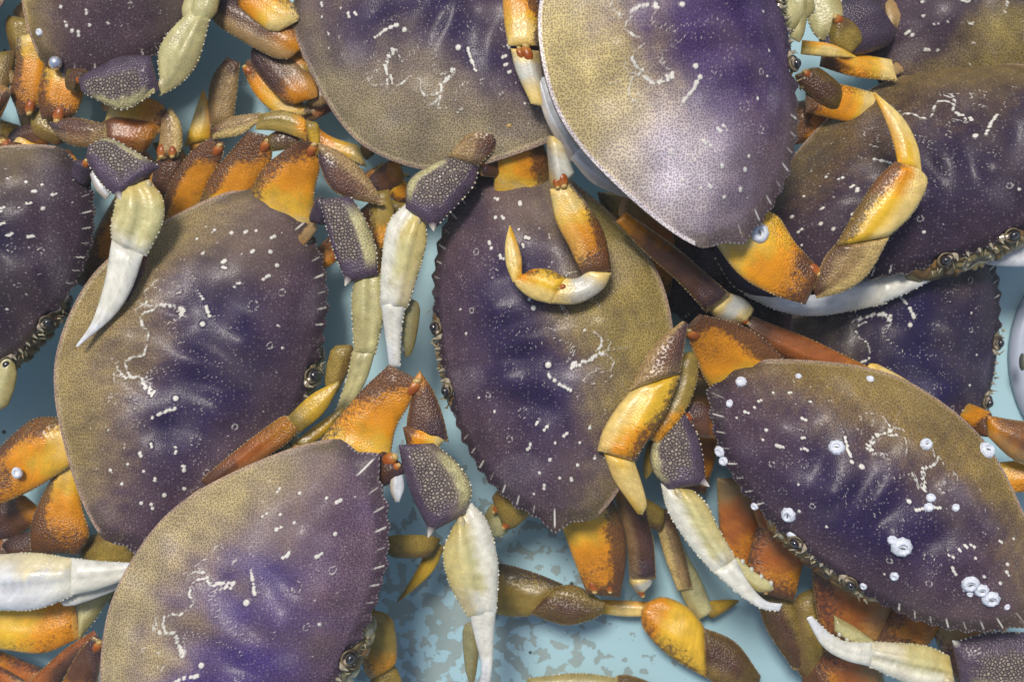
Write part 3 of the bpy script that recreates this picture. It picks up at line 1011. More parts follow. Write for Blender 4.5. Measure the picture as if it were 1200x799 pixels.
crab('B', 'dark crab cut off by the left edge, its face and teeth turned lower right', -50, 325, -10, -134, -4, 0, 1.0, 382,
     dict(tan=.5, purple=.62, tanc=(.55, .5, .3), core=(.028, .024, .05)), 122, res=(240, 150))
crab('L', 'thin olive sliver of a crab shell in the top left corner', -158, -8, -44, 14, 0, 0, 1.0, 360,
     dict(tan=.9, purple=.8, tanc=(.6, .58, .35)), 133, face=False, res=(160, 100))
crab('N', 'crab beyond the left edge reaching in a white claw beside the large violet crab', -190, 690, -42, -80, 0, 0, 1.0, 400,
     dict(tan=.6), 144, face=False, res=(160, 100))
crab('O', 'crab below the bottom edge showing only a pale olive claw on the floor', 690, 975, -66, 20, 0, 0, 1.0, 380,
     dict(tan=.6), 155, face=False, res=(160, 100))

# ---- G: silvery crab on top
leg('G', [T([(890, 244), (912, 254), (932, 284), (963, 318)], [(834, 280), (866, 322), (905, 345), (944, 357)], 30, 26, 'mer', side=-1, edge=.15, bead=2, knob=(-.75, .0042), thick=.30, r0=.05),
          T([(953, 340), (959, 318), (967, 300), (978, 287)], [(957, 350), (990, 341), (1018, 321), (1043, 277)], 26, 30, 'carl', side=-1, edge=.85, light=.5, bead=2, thick=.34),
          T([(977, 290), (1003, 245), (1028, 208), (1049, 189)], [(1042, 277), (1070, 250), (1087, 215), (1079, 198)], 31, 35, 'pro', side=-1, edge=.75, light=.95, bead=2, thick=.36, ridge=.16),
          T([(1052, 192), (1046, 165), (1036, 138), (1023, 109)], [(1080, 199), (1075, 170), (1058, 138), (1025, 108)], 34, 28, 'dac', side=-1, edge=.5, light=.6, thick=.5, r1=.02)])
leg('G', [T([(733, 248), (790, 288), (825, 318), (856, 345)], [(722, 260), (755, 295), (795, 331), (828, 367)], 22, 6, 'merb', side=-1, edge=.15, light=.0, bead=2, thick=.6, r0=.05),
          T([(852, 342), (872, 350), (884, 362)], [(828, 362), (845, 378), (866, 382)], 4, -8, 'prow', thick=.55, knob=(.3, .003)),
          T([(872, 366), (900, 378), (945, 395), (1000, 421), (1024, 433)], [(872, 390), (900, 408), (935, 427), (975, 438), (1016, 441)], -12, -18, 'prob', side=1, edge=.5, bead=2, thick=.55, ridge=.15),
          S(1014, 432, -19, 1075, 455, -26, 22, 16, 4, 'dac', thick=.6)])
leg('G', [S(650, 160, 30, 660, 216, 28, 22, 26, 34, 'prow', knob=[(0, .004), (.5, .003)], thick=.7),
          T([(668, 214), (692, 244), (709, 276), (717, 319)], [(644, 222), (651, 258), (667, 290), (682, 323)], 28, 24, 'mer', side=-1, edge=.7, light=.3, thick=.5, ridge=.12),
          T([(717, 320), (706, 340), (677, 356), (643, 356)], [(688, 316), (680, 324), (671, 326), (661, 325)], 25, 22, 'prow', side=-1, edge=.3, thick=.5, knob=(.3, .002)),
          T([(645, 356), (625, 351), (608, 339), (601, 328)], [(664, 326), (645, 316), (625, 315), (612, 322)], 23, 21, 'pro', side=1, edge=.5, light=.9, thick=.5),
          T([(601, 331), (593, 310), (592, 285), (597, 264)], [(612, 322), (611, 300), (604, 278), (598, 264)], 21, 17, 'dac', side=1, edge=.4, light=.5, thick=.6, r1=.02)])
leg('G', [T([(622, 122), (605, 85), (598, 57)], [(640, 126), (636, 90), (632, 60)], 30, 28, 'prow', knob=[(.1, .0045), (-.4, .003)], thick=.6),
          T([(595, 54), (590, 20), (588, -24)], [(630, 54), (633, 25), (624, -24)], 28, 22, 'mer', side=1, edge=.7, light=.2, thick=.5, bead=2, ridge=.1)])
leg('G', [S(668, 30, 20, 648, -30, 16, 22, 26, 24, 'mer', thick=.6)])
mb = Mesh()
put(mb, T([(640, 90), (655, 130), (684, 182)], [(626, 92), (640, 142), (668, 190)], 30, 31, 'mem', thick=.5, r0=.2, ridge=.3))
put(mb, T([(680, 172), (712, 196), (752, 222)], [(668, 186), (696, 216), (744, 236)], 32, 32, 'mem', thick=.4, r1=.2, ridge=.3))
mb.build('abdomen', M['limb'], CR['G']['o'], origin=CR['G']['o'].location)
claw('G', [S(905, 30, 25, 950, -10, 20, 40, 44, 40, 'palmo', bead=2), S(932, 48, 22, 938, -8, 24, 16, 22, 20, 'fino', thick=.6, teeth=4)])

leg('G', [T([(775, 225), (790, 280), (786, 345)], [(700, 225), (712, 285), (738, 350)], -42, -52, 'merd', side=1, edge=.6, thick=.4, bead=2)], root=False)  # added dark leg, stands in for the deep shadow below the crab

# ---- H: brown purple crab upper right
claw('H', [T([(848, 262), (880, 282), (930, 318)], [(836, 300), (862, 338), (910, 352)], -8, -14, 'purd', side=1, edge=.5, bead=1, thick=.4),
           T([(868, 326), (940, 346), (990, 334), (1031, 323)], [(872, 346), (915, 365), (962, 370), (1040, 356)], -13, -16, 'palmw', side=1, edge=.2, light=.3, bead=1, thick=.5)],
     [T([(1027, 323), (1074, 315), (1116, 306)], [(1030, 357), (1072, 339), (1118, 312)], -15, -12, 'fin', side=1, edge=.3, bead=1, thick=.5)])
claw('H', [S(1240, 290, -16, 1150, 302, -18, 36, 34, 14, 'palmw', thick=.5)])

# ---- I and neighbours in the gap at the top right
leg('I', [T([(1052, 96), (1000, 90), (960, 78)], [(1045, 70), (1004, 62), (966, 48)], -22, -18, 'mer', side=-1, edge=.3, thick=.45, bead=1, knob=(.3, .003)),
          T([(1004, 68), (970, 67), (938, 64)], [(1003, 66), (975, 52), (940, 47)], -8, -4, 'dac', side=1, edge=.7, light=.5, thick=.6, r0=.02)], tip=False)
leg('I', [T([(1030, 150), (985, 142), (944, 132)], [(1030, 110), (980, 98), (944, 100)], -26, -18, 'mer', side=1, edge=.4, thick=.5), S(985, 120, -18, 940, 84, -14, 26, 34, 26, 'caro', thick=.6, knob=(0, .003))])
claw('I', [S(1040, 20, -20, 962, 40, -14, 60, 70, 44, 'purd', side=1, edge=.3, thick=.5, knob=(.5, .004)),
           S(1005, 55, -16, 975, 30, -8, 34, 40, 26, 'oli', thick=.6, knob=[(.6, .004)]), S(975, 40, -12, 955, -20, -14, 40, 44, 36, 'palmo', thick=.5, bead=2)])

leg('H', [T([(1020, 170), (975, 165), (930, 170)], [(1020, 118), (975, 112), (930, 120)], -40, -34, 'merd', side=1, edge=.5, thick=.4, bead=2)])

# ---- J: leg at the right edge
leg('J', [S(1120, 480, -40, 1162, 500, -24, 26, 30, 30, 'mero', thick=.6), T([(1156, 486), (1190, 492), (1240, 498)], [(1158, 512), (1190, 540), (1240, 556)], -22, -22, 'merb', side=-1, edge=.3, light=.5, thick=.5, bead=2)], root=False)
leg('J', [S(1150, 560, -40, 1240, 556, -34, 30, 38, 34, 'mer', edge=.3, thick=.5)], root=False)

# ---- K: barnacle covered crab
leg('K', [T([(852, 480), (826, 445), (812, 412), (803, 384)], [(945, 462), (908, 408), (870, 381), (820, 368)], -20, 14, 'mer', side=1, edge=.9, light=.0, bead=2, thick=.28, r0=.04, knob=(-.7, .0050), ridge=.16),
          T([(806, 379), (802, 405), (798, 432), (795, 438)], [(800, 376), (772, 398), (754, 422), (738, 457)], 15, 17, 'car', side=-1, edge=.6, light=.85, bead=2, thick=.34),
          T([(799, 436), (782, 480), (762, 512), (742, 540)], [(744, 452), (722, 478), (706, 505), (700, 528)], 14, 14, 'pro', side=-1, edge=.6, light=.8, bead=2, thick=.36, ridge=.18),
          T([(742, 536), (752, 565), (758, 590), (753, 603)], [(707, 530), (718, 560), (735, 585), (747, 602)], 11, 2, 'dac', side=1, edge=.2, light=.7, thick=.55)])
leg('K', [S(850, 440, -16, 812, 418, -10, 30, 34, 34, 'merd', thick=.5), T([(820, 408), (816, 450), (802, 484), (772, 520)], [(788, 418), (784, 455), (772, 482), (748, 508)], 0, 4, 'proo', side=-1, edge=.3, thick=.5, bead=2), S(772, 515, -10, 756, 560, -18, 22, 18, 5, 'daco', thick=.6)])
claw('K', [T([(850, 515), (820, 512), (804, 505)], [(848, 488), (818, 470), (796, 482)], -10, -4, 'merb', thick=.5, knob=[(.3, .004), (-.4, .003)]),
           T([(800, 482), (816, 505), (824, 535), (827, 567)], [(776, 494), (763, 522), (764, 550), (783, 574)], 0, 2, 'pur', side=-1, edge=.35, light=.0, ret=(-.45, .62, .04, .80), bead=1, thick=.42, spine=(-.95, .005), r0=.2),
           T([(812, 574), (828, 590), (842, 618), (862, 654)], [(774, 566), (783, 600), (808, 639), (836, 671)], 0, 0, 'palm', side=-1, edge=.6, light=.9, bead=3, thick=.45, ridge=.45, knob=(.1, .003)),
           T([(862, 654), (878, 683), (897, 703), (917, 707)], [(836, 670), (862, 693), (890, 712), (913, 716)], 0, 1, 'fin', side=-1, edge=.3, thick=.55, bead=-1, groove=.2)],
     [T([(864, 652), (885, 670), (903, 682), (907, 690)], [(854, 662), (872, 681), (888, 693), (903, 693)], -2, -3, 'fino', side=1, thick=.5, teeth=4)])
claw('K', [S(1250, 742, -12, 1200, 772, -8, 40, 50, 50, 'merb', thick=.5),
           T([(1230, 806), (1170, 812), (1126, 800)], [(1230, 742), (1165, 740), (1115, 752)], -6, -6, 'pur', side=1, edge=.3, ret=(-.55, .35, .1, .80), thick=.42, spine=(.95, .004), bead=1),
           T([(1120, 808), (1070, 802), (1014, 779)], [(1113, 768), (1080, 755), (1018, 751)], -8, -8, 'palm', side=1, edge=.4, light=.8, bead=3, thick=.45, ridge=.45, knob=(-.5, .003)),
           T([(1022, 781), (990, 773), (964, 757), (945, 724)], [(1022, 752), (992, 751), (972, 741), (951, 721)], -8, -5, 'fin', side=1, edge=.3, thick=.55, bead=1, groove=.2)],
     [T([(1020, 756), (996, 751), (978, 739)], [(1024, 750), (1000, 733), (977, 720)], -10, -10, 'fino', side=1, thick=.5, teeth=4)])
leg('K', [T([(960, 600), (945, 650), (930, 705)], [(895, 600), (880, 640), (872, 690)], -34, -40, 'merd', side=1, edge=.5, thick=.4, knob=(.2, .003)),
          T([(925, 690), (945, 740), (950, 785)], [(885, 672), (895, 730), (930, 785)], -48, -54, 'caro', side=1, edge=.3, light=.8, bead=2, thick=.4)])
leg('K', [S(930, 640, -36, 900, 560, -34, 50, 60, 50, 'merd', thick=.4)])
leg('K', [T([(1060, 660), (1046, 710), (1020, 770)], [(950, 660), (955, 710), (968, 770)], -34, -44, 'merd', side=1, edge=.5, light=.5, bead=2, thick=.4), S(950, 690, -50, 955, 800, -56, 44, 52, 40, 'oli', thick=.5, bead=1)])
leg('K', [T([(1120, 690), (1105, 730), (1080, 765)], [(1060, 690), (1040, 720), (1015, 760)], -36, -42, 'merd', thick=.4, knob=(.4, .003), bead=2), S(1030, 770, -46, 960, 810, -54, 70, 80, 60, 'merd', thick=.4)])
leg('K', [S(1120, 720, -38, 1150, 790, -46, 60, 70, 60, 'merd', thick=.4)])
leg('K', [S(930, 850, -60, 900, 812, -66, 40, 50, 50, 'brn', thick=.5), T([(884, 820), (850, 808), (825, 792)], [(892, 792), (862, 752), (822, 734)], -66, -64, 'caro', side=1, edge=.4, light=.5, thick=.4, bead=2),
          T([(827, 794), (785, 769), (755, 738), (751, 716)], [(825, 733), (806, 711), (778, 699), (756, 706)], -64, -62, 'pro', side=-1, edge=.5, bead=2, thick=.4, ridge=.14),
          T([(758, 722), (730, 722), (700, 718)], [(760, 705), (730, 703), (702, 702)], -64, -68, 'dac', thick=.6)], root=False)

leg('K', [T([(850, 440), (848, 500), (826, 580)], [(778, 455), (776, 510), (786, 570)], -46, -54, 'merd', side=1, edge=.5, thick=.4, bead=2)])
leg('K', [T([(905, 560), (900, 620), (880, 690)], [(840, 560), (842, 610), (848, 660)], -48, -56, 'merd', side=-1, edge=.6, thick=.4, bead=2)])

# ---- E: crab in the middle
claw('E', [S(590, 196, -6, 560, 190, 2, 22, 30, 30, 'merb', thick=.6, knob=(0, .003)),
           T([(562, 186), (557, 215), (536, 241), (508, 270)], [(535, 179), (505, 193), (479, 212), (475, 244)], 4, 4, 'pur', side=-1, edge=.2, light=.0, ret=(-.45, .6, .06, .80), bead=1, thick=.42, spine=(-.9, .004), r0=.2),
           T([(499, 260), (500, 285), (490, 322), (478, 361)], [(480, 234), (455, 262), (447, 310), (445, 359)], 2, -2, 'palm', side=-1, edge=.7, light=.9, bead=3, thick=.45, ridge=.45, knob=(-.3, .003)),
           T([(477, 353), (471, 385), (469, 430)], [(446, 353), (450, 385), (456, 430)], -2, -8, 'fin', side=1, edge=.3, bead=-1, thick=.55, groove=.2)],
     [S(482, 350, -8, 478, 418, -14, 22, 20, 9, 'fing', side=-1, thick=.55, teeth=4)])
leg('E', [T([(578, 236), (580, 195), (585, 168), (597, 147)], [(650, 236), (644, 195), (633, 160), (612, 141)], -15, 13, 'mer', side=1, edge=.9, bead=2, thick=.30, r0=.04, knob=(-.6, .0046)),
          T([(595, 152), (586, 166), (575, 181), (560, 195)], [(588, 139), (560, 147), (540, 165), (525, 183)], 9, 6, 'car', side=-1, edge=.6, light=.7, bead=2, thick=.34)])
leg('E', [T([(710, 570), (729, 612), (734, 652), (727, 700)], [(640, 575), (661, 625), (672, 655), (688, 696)], -22, -34, 'mer', side=-1, edge=.85, bead=-1, thick=.34, r0=.05, knob=[(.5, .0038), (-.3, .003)]),
          T([(707, 718), (690, 727), (660, 732), (618, 718)], [(709, 706), (690, 693), (672, 685), (651, 686)], -44, -50, 'caro', side=-1, edge=.4, light=.7, thick=.4, bead=1),
          T([(620, 722), (590, 721), (545, 708)], [(660, 684), (625, 670), (586, 660), (545, 664)], -51, -58, 'proo', side=1, edge=.7, light=.5, thick=.42, bead=2)])
leg('E', [T([(748, 548), (758, 600), (766, 635), (769, 678)], [(712, 552), (724, 600), (734, 640), (738, 680)], -28, -42, 'merb', side=-1, edge=.3, light=.4, bead=2, thick=.5),
          S(748, 674, -42, 756, 690, -46, 26, 26, 20, 'prow', thick=.6, knob=[(.6, .003)])])
leg('E', [S(742, 590, -46, 778, 612, -52, 26, 28, 26, 'oli', thick=.6), T([(786, 596), (800, 640), (812, 690)], [(764, 596), (778, 650), (794, 692)], -54, -60, 'carl', side=-1, edge=.5, light=.6, thick=.5, bead=1),
          T([(800, 640), (822, 680), (836, 716)], [(792, 670), (800, 700), (816, 728)], -62, -66, 'palmo', thick=.4), S(826, 716, -66, 866, 704, -70, 22, 16, 3, 'daco', thick=.5)])
claw('E', [S(620, 570, -24, 585, 606, -30, 40, 48, 40, 'oli', side=1, edge=.6, thick=.5, knob=[(.5, .003), (-.6, .003)]), S(592, 596, -34, 572, 628, -40, 30, 34, 20, 'palmo', thick=.5, bead=2)])

# ---- D: large violet crab bottom left
leg('D', [T([(345, 556), (390, 497), (422, 459), (456, 427)], [(455, 560), (463, 505), (479, 475), (491, 445)], 0, 6, 'mer', side=-1, edge=.45, bead=2, thick=.28, r0=.04, knob=(.85, .0055)),
          T([(492, 434), (509, 460), (520, 490), (526, 518)], [(485, 444), (481, 470), (477, 490), (476, 508)], 5, 2, 'merb', side=-1, edge=.3, light=.0, bead=2, thick=.4),
          S(516, 522, 3, 474, 510, 4, 26, 30, 24, 'mer', thick=.6, edge=.2)])
claw('D', [S(430, 560, 6, 466, 540, 12, 30, 38, 32, 'red', thick=.6, knob=[(-.4, .005), (.3, .003)]),
           T([(470, 545), (474, 570), (468, 588)], [(460, 548), (457, 572), (463, 588)], 12, 12, 'mem', thick=.5),
           T([(508, 519), (537, 543), (553, 572), (546, 602)], [(467, 521), (474, 556), (487, 590), (504, 624)], 13, 13, 'pur', side=1, edge=.35, light=.15, ret=(-.50, .55, .05, .78), bead=-1, thick=.42, spine=(.95, .006), r0=.2),
           T([(550, 586), (572, 612), (584, 660), (582, 717)], [(530, 618), (519, 648), (527, 685), (548, 723)], 11, 8, 'palm', side=1, edge=.7, light=.9, bead=3, thick=.45, ridge=.45, knob=(.1, .0036)),
           T([(582, 708), (579, 745), (577, 780), (573, 810)], [(549, 716), (557, 750), (564, 780), (560, 810)], 8, 0, 'fin', side=1, edge=.3, thick=.55, groove=.2)],
     [S(552, 728, 0, 552, 800, -10, 20, 18, 8, 'fing', side=-1, thick=.55)])
leg('D', [S(250, 590, -2, 226, 578, -4, 18, 22, 18, 'prow', thick=.7),
          T([(234, 563), (278, 526), (325, 491), (338, 487)], [(256, 576), (305, 541), (340, 516), (352, 500)], -3, 0, 'prob', side=-1, edge=.3, light=.3, bead=2, thick=.5, ridge=.15),
          T([(336, 489), (365, 462), (397, 446)], [(352, 507), (380, 483), (398, 452)], 0, 1, 'daco', side=1, edge=.3, thick=.45)])
leg('D', [T([(285, 575), (310, 552), (345, 520)], [(305, 585), (332, 552), (362, 524)], -8, -8, 'prob', thick=.5, edge=.3), T([(344, 518), (370, 498), (402, 476)], [(360, 526), (385, 505), (404, 482)], -8, -12, 'daco', thick=.5)], root=False)
leg('D', [S(452, 640, -20, 512, 640, -30, 26, 28, 24, 'oli', thick=.6), T([(522, 640), (505, 672), (466, 706)], [(504, 632), (490, 664), (465, 705)], -34, -44, 'daco', side=1, thick=.5, r1=.02)])
leg('D', [S(440, 715, -14, 446, 790, -26, 36, 44, 36, 'proo', side=1, thick=.5), S(446, 780, -28, 470, 850, -36, 34, 36, 30, 'oli', thick=.5)])
leg('D', [S(396, 790, -8, 408, 840, -10, 26, 30, 30, 'palmo', thick=.6)])

# ---- C: blue black crab
leg('C', [T([(176, 280), (199, 215), (222, 180), (246, 161)], [(228, 280), (241, 225), (259, 190), (264, 167)], -46, -28, 'mero', side=-1, edge=.95, bead=2, thick=.34, r0=.04, knob=(.5, .0042)),
          T([(246, 152), (268, 138), (307, 132)], [(250, 163), (280, 159), (303, 144)], -26, -22, 'carl', side=-1, edge=.2, light=.6, bead=2, thick=.45),
          T([(305, 134), (330, 129), (353, 136), (362, 147)], [(299, 152), (325, 154), (345, 160), (359, 166)], -20, -20, 'proo', side=-1, edge=.1, light=.5, bead=1, thick=.45),
          S(364, 142, -20, 372, 182, -22, 18, 14, 5, 'daco', thick=.6)])
leg('C', [T([(218, 280), (244, 212), (268, 180), (291, 154)], [(284, 280), (297, 222), (317, 192), (319, 160)], -44, -24, 'mer', side=-1, edge=.85, bead=2, thick=.32, r0=.04, knob=(.6, .0046)),
          T([(312, 160), (330, 152), (352, 158)], [(318, 178), (332, 176), (350, 172)], -24, -24, 'caro', thick=.45, bead=1)])
leg('C', [T([(274, 270), (303, 205), (328, 180), (353, 164)], [(368, 275), (369, 225), (375, 195), (368, 167)], -42, -19, 'mer', side=-1, edge=.65, bead=2, thick=.30, r0=.04, knob=(.65, .0048)),
          T([(373, 167), (402, 180), (427, 202), (451, 239)], [(374, 192), (384, 216), (402, 230), (447, 241)], -18, -20, 'car', side=1, edge=.4, light=.9, bead=2, thick=.34),
          T([(456, 222), (462, 255), (455, 292)], [(430, 226), (434, 258), (440, 292)], -26, -28, 'proo', thick=.45, bead=1)])
claw('C', [S(370, 262, -20, 382, 238, -14, 20, 24, 26, 'purd', thick=.6, knob=(.3, .003)),
           T([(411, 230), (429, 258), (441, 290), (443, 322)], [(375, 234), (382, 265), (392, 298), (407, 332)], -12, -12, 'pur', side=1, edge=.3, light=.0, ret=(-.25, .75, .02, .74), bead=2, thick=.42, spine=(.95, .005), r0=.2),
           T([(446, 320), (450, 350), (448, 380), (440, 416)], [(416, 324), (412, 350), (413, 380), (415, 414)], -15, -18, 'palmo', side=1, edge=.3, light=.4, bead=3, thick=.5, ridge=.3),
           T([(440, 411), (430, 444), (412, 475), (394, 493)], [(413, 411), (407, 440), (398, 468), (389, 491)], -18, -22, 'fino', side=1, edge=.3, bead=1, thick=.5, groove=.2)],
     [S(404, 404, -24, 386, 462, -28, 26, 26, 12, 'oli', side=-1, thick=.5)])
leg('C', [T([(105, 530), (60, 561), (30, 578), (-15, 598)], [(100, 494), (48, 488), (18, 506), (-15, 540)], -30, -36, 'mer', side=1, edge=.75, thick=.34, bead=2, r0=.05)])
leg('C', [T([(88, 520), (96, 590), (105, 626), (92, 650)], [(74, 540), (52, 575), (37, 612), (36, 648)], -34, -42, 'mer', side=1, edge=.8, thick=.34, bead=2), S(60, 640, -48, 10, 650, -50, 40, 44, 34, 'brn', thick=.5)])
leg('C', [S(40, 590, -56, -10, 620, -60, 40, 46, 40, 'merb', thick=.5), S(-5, 640, -60, 34, 646, -60, 34, 40, 34, 'merb', thick=.5)], root=False)
leg('C', [S(165, 636, -44, 96, 652, -52, 40, 46, 40, 'oli', side=1, edge=.5, thick=.5, bead=1), S(130, 640, -58, 120, 700, -62, 36, 40, 36, 'oli', thick=.5)])

leg('C', [T([(185, 225), (165, 280), (118, 345)], [(138, 225), (112, 270), (84, 330)], -42, -48, 'mero', side=1, edge=.7, thick=.4, bead=2)])
leg('C', [T([(478, 236), (472, 290), (455, 345)], [(438, 232), (436, 290), (436, 345)], -44, -50, 'proo', side=1, edge=.4, thick=.45, bead=2)])
leg('C', [T([(480, 205), (452, 224), (430, 236)], [(448, 190), (424, 206), (408, 222)], -42, -44, 'mer', side=1, edge=.6, thick=.45)], root=False)

# ---- B: dark crab at the left edge
claw('B', [S(92, 214, -8, 100, 188, -2, 20, 24, 24, 'purd', thick=.6, knob=(.3, .003)),
           T([(112, 198), (124, 214), (130, 228)], [(104, 202), (112, 222), (124, 234)], -4, -4, 'mem', thick=.5),
           T([(103, 171), (128, 162), (158, 177), (188, 195)], [(101, 187), (112, 206), (125, 222), (140, 232)], 0, 3, 'pur', side=-1, edge=.2, ret=(-.75, .15, .06, .85), bead=2, thick=.42, spine=(.95, .005), r0=.2),
           T([(173, 211), (191, 232), (191, 262), (172, 301)], [(140, 220), (134, 245), (130, 268), (132, 286)], 2, 1, 'palm', side=1, edge=.3, light=.0, bead=3, thick=.45, ridge=.45, knob=(-.8, .003)),
           T([(169, 298), (154, 340), (133, 371), (91, 407)], [(131, 280), (122, 332), (107, 378), (89, 405)], 1, 3, 'fin', side=-1, edge=.15, thick=.5, groove=.25, r1=.04)],
     [T([(174, 300), (168, 320), (150, 354)], [(162, 300), (154, 330), (146, 354)], -3, -4, 'red', side=-1, thick=.5)])
leg('B', [S(30, 215, -20, 4, 168, -26, 34, 40, 34, 'mer', edge=.2, thick=.5, knob=(.2, .003))])
leg('B', [S(85, 220, -24, 60, 176, -28, 40, 42, 34, 'mer', edge=.3, thick=.5)])
leg('B', [S(-10, 480, -14, 12, 420, -12, 30, 34, 20, 'fino', thick=.5)])

# ---- A: grey brown crab top left
claw('A', [S(78, 92, -32, 98, 96, -28, 24, 28, 28, 'caro', thick=.6, knob=(0, .003)),
           T([(91, 92), (112, 80), (142, 66), (177, 65)], [(95, 107), (122, 122), (150, 129), (186, 106)], -24, -22, 'pur', side=-1, edge=.5, ret=(-.25, .55, .08, .84), bead=-1, thick=.42, r0=.2),
           T([(124, 116), (150, 116), (180, 98)], [(124, 121), (150, 127), (182, 108)], -22.5, -21, 'palmo', thick=.4, bead=2),
           T([(188, 102), (186, 62), (200, 36), (225, 11)], [(185, 114), (212, 99), (233, 72), (247, 20)], -26, -24, 'palmo', side=1, edge=.3, light=.5, bead=3, thick=.45, ridge=.35, knob=(-.3, .003)),
           S(236, 24, -24, 256, -50, -26, 30, 28, 14, 'fino', thick=.55)],
     [S(222, 26, -26, 238, -46, -30, 24, 22, 10, 'fino', thick=.5)])
leg('A', [T([(52, 36), (53, 80), (47, 118), (40, 132)], [(20, 44), (18, 80), (12, 110), (24, 136)], -40, -44, 'mer', side=1, edge=.7, thick=.4, bead=2, knob=(-.3, .0045)), S(36, 140, -48, 84, 160, -50, 26, 34, 30, 'oli', thick=.5)])
leg('A', [T([(100, 64), (99, 106), (91, 130), (80, 140)], [(58, 60), (47, 95), (44, 118), (49, 140)], -38, -40, 'mer', side=1, edge=.6, thick=.4, bead=2, knob=(-.2, .005)),
          T([(57, 144), (88, 138), (125, 146)], [(61, 153), (80, 169), (106, 173), (127, 164)], -38, -36, 'car', side=-1, edge=.5, light=.4, bead=2, thick=.42),
          S(122, 156, -38, 182, 162, -40, 36, 40, 34, 'prob', thick=.5)])
leg('A', [T([(130, 118), (160, 112), (190, 122), (196, 140)], [(122, 146), (150, 156), (178, 158), (194, 146)], -44, -42, 'mer', edge=.3, thick=.45, bead=1),
          T([(200, 126), (212, 145), (214, 170), (208, 184)], [(190, 132), (188, 152), (186, 170), (184, 182)], -40, -40, 'carl', side=1, edge=.0, light=.5, thick=.5, bead=-1, knob=[(.6, .004), (-.4, .0035)]),
          S(200, 186, -42, 190, 226, -46, 30, 32, 28, 'brn', thick=.6, bead=1)])
leg('A', [S(70, 150, -52, 8, 168, -56, 26, 30, 26, 'merb', thick=.6, knob=(0, .003)), S(10, 165, -56, -10, 210, -60, 30, 34, 30, 'mer', thick=.5)])
leg('A', [S(20, 20, -54, 32, 70, -58, 30, 34, 30, 'oli', thick=.5)])

leg('A', [T([(20, 150), (50, 172), (95, 190)], [(14, 178), (44, 202), (84, 214)], -54, -50, 'mer', side=1, edge=.4, thick=.5, bead=2, knob=(.2, .004))], root=False)
leg('A', [T([(215, 175), (205, 210), (180, 250)], [(186, 178), (176, 208), (158, 240)], -50, -54, 'mero', side=-1, edge=.5, thick=.5, bead=2)], root=False)
leg('A', [T([(25, 150), (14, 110), (8, 70)], [(60, 140), (52, 110), (40, 72)], -58, -60, 'merd', side=-1, edge=.5, thick=.5)], root=False)

leg('A', [T([(130, 140), (165, 170), (190, 200)], [(110, 165), (140, 190), (168, 215)], -54, -56, 'merd', side=1, edge=.4, thick=.5, bead=2)], root=False)
leg('A', [T([(0, 140), (30, 150), (58, 166)], [(-6, 172), (24, 182), (50, 190)], -60, -58, 'mer', side=-1, edge=.5, thick=.5, bead=2)], root=False)
leg('A', [T([(205, 160), (220, 190), (215, 235)], [(178, 168), (190, 200), (186, 236)], -60, -62, 'mero', side=1, edge=.5, thick=.45, bead=2)], root=False)

# ---- L: corner crab
leg('L', [S(-20, 130, -40, 8, 60, -44, 40, 36, 24, 'oli', thick=.5), S(2, 80, -42, 14, 100, -44, 18, 20, 16, 'carl', thick=.6)])
leg('L', [S(-30, 120, -40, 6, 122, -36, 30, 44, 40, 'merd', light=.6, thick=.5)])

# ---- F: olive crab at top centre
leg('F', [T([(345, 100), (322, 70), (300, 30)], [(372, 84), (350, 50), (330, 20)], -42, -44, 'mero', side=1, edge=.5, thick=.45, bead=2)])
leg('F', [T([(420, 170), (388, 160), (360, 140)], [(430, 196), (392, 186), (352, 166)], -50, -52, 'mer', side=1, edge=.6, thick=.45, bead=2)])
leg('F', [T([(335, 142), (312, 125), (297, 108), (284, 82)], [(366, 132), (345, 110), (318, 90), (290, 69)], -46, -50, 'mer', side=1, edge=.6, bead=2, thick=.42, knob=(-.2, .0035)),
          T([(281, 74), (279, 100), (274, 142)], [(266, 67), (250, 88), (244, 115), (246, 150)], -52, -56, 'carl', side=1, edge=.5, thick=.5, bead=2),
          S(252, 150, -62, 222, 172, -60, 26, 30, 30, 'proo', thick=.5), T([(216, 172), (227, 135), (237, 106)], [(247, 164), (247, 130), (239, 106)], -58, -54, 'dac', thick=.45, r1=.02)])
leg('F', [S(350, 60, -34, 244, 2, -38, 40, 44, 34, 'merb', side=1, edge=.5, light=.7, bead=2, thick=.45)])
leg('F', [S(340, 30, -30, 280, -20, -34, 40, 46, 40, 'mer', edge=.5, thick=.45, bead=1)])
leg('F', [S(360, 118, -40, 300, 46, -46, 40, 50, 40, 'merb', side=-1, light=.4, thick=.45)])
leg('F', [S(470, 195, -36, 436, 222, -42, 26, 30, 26, 'merb', thick=.6), S(452, 205, -40, 480, 236, -44, 24, 26, 20, 'mer', thick=.6)])

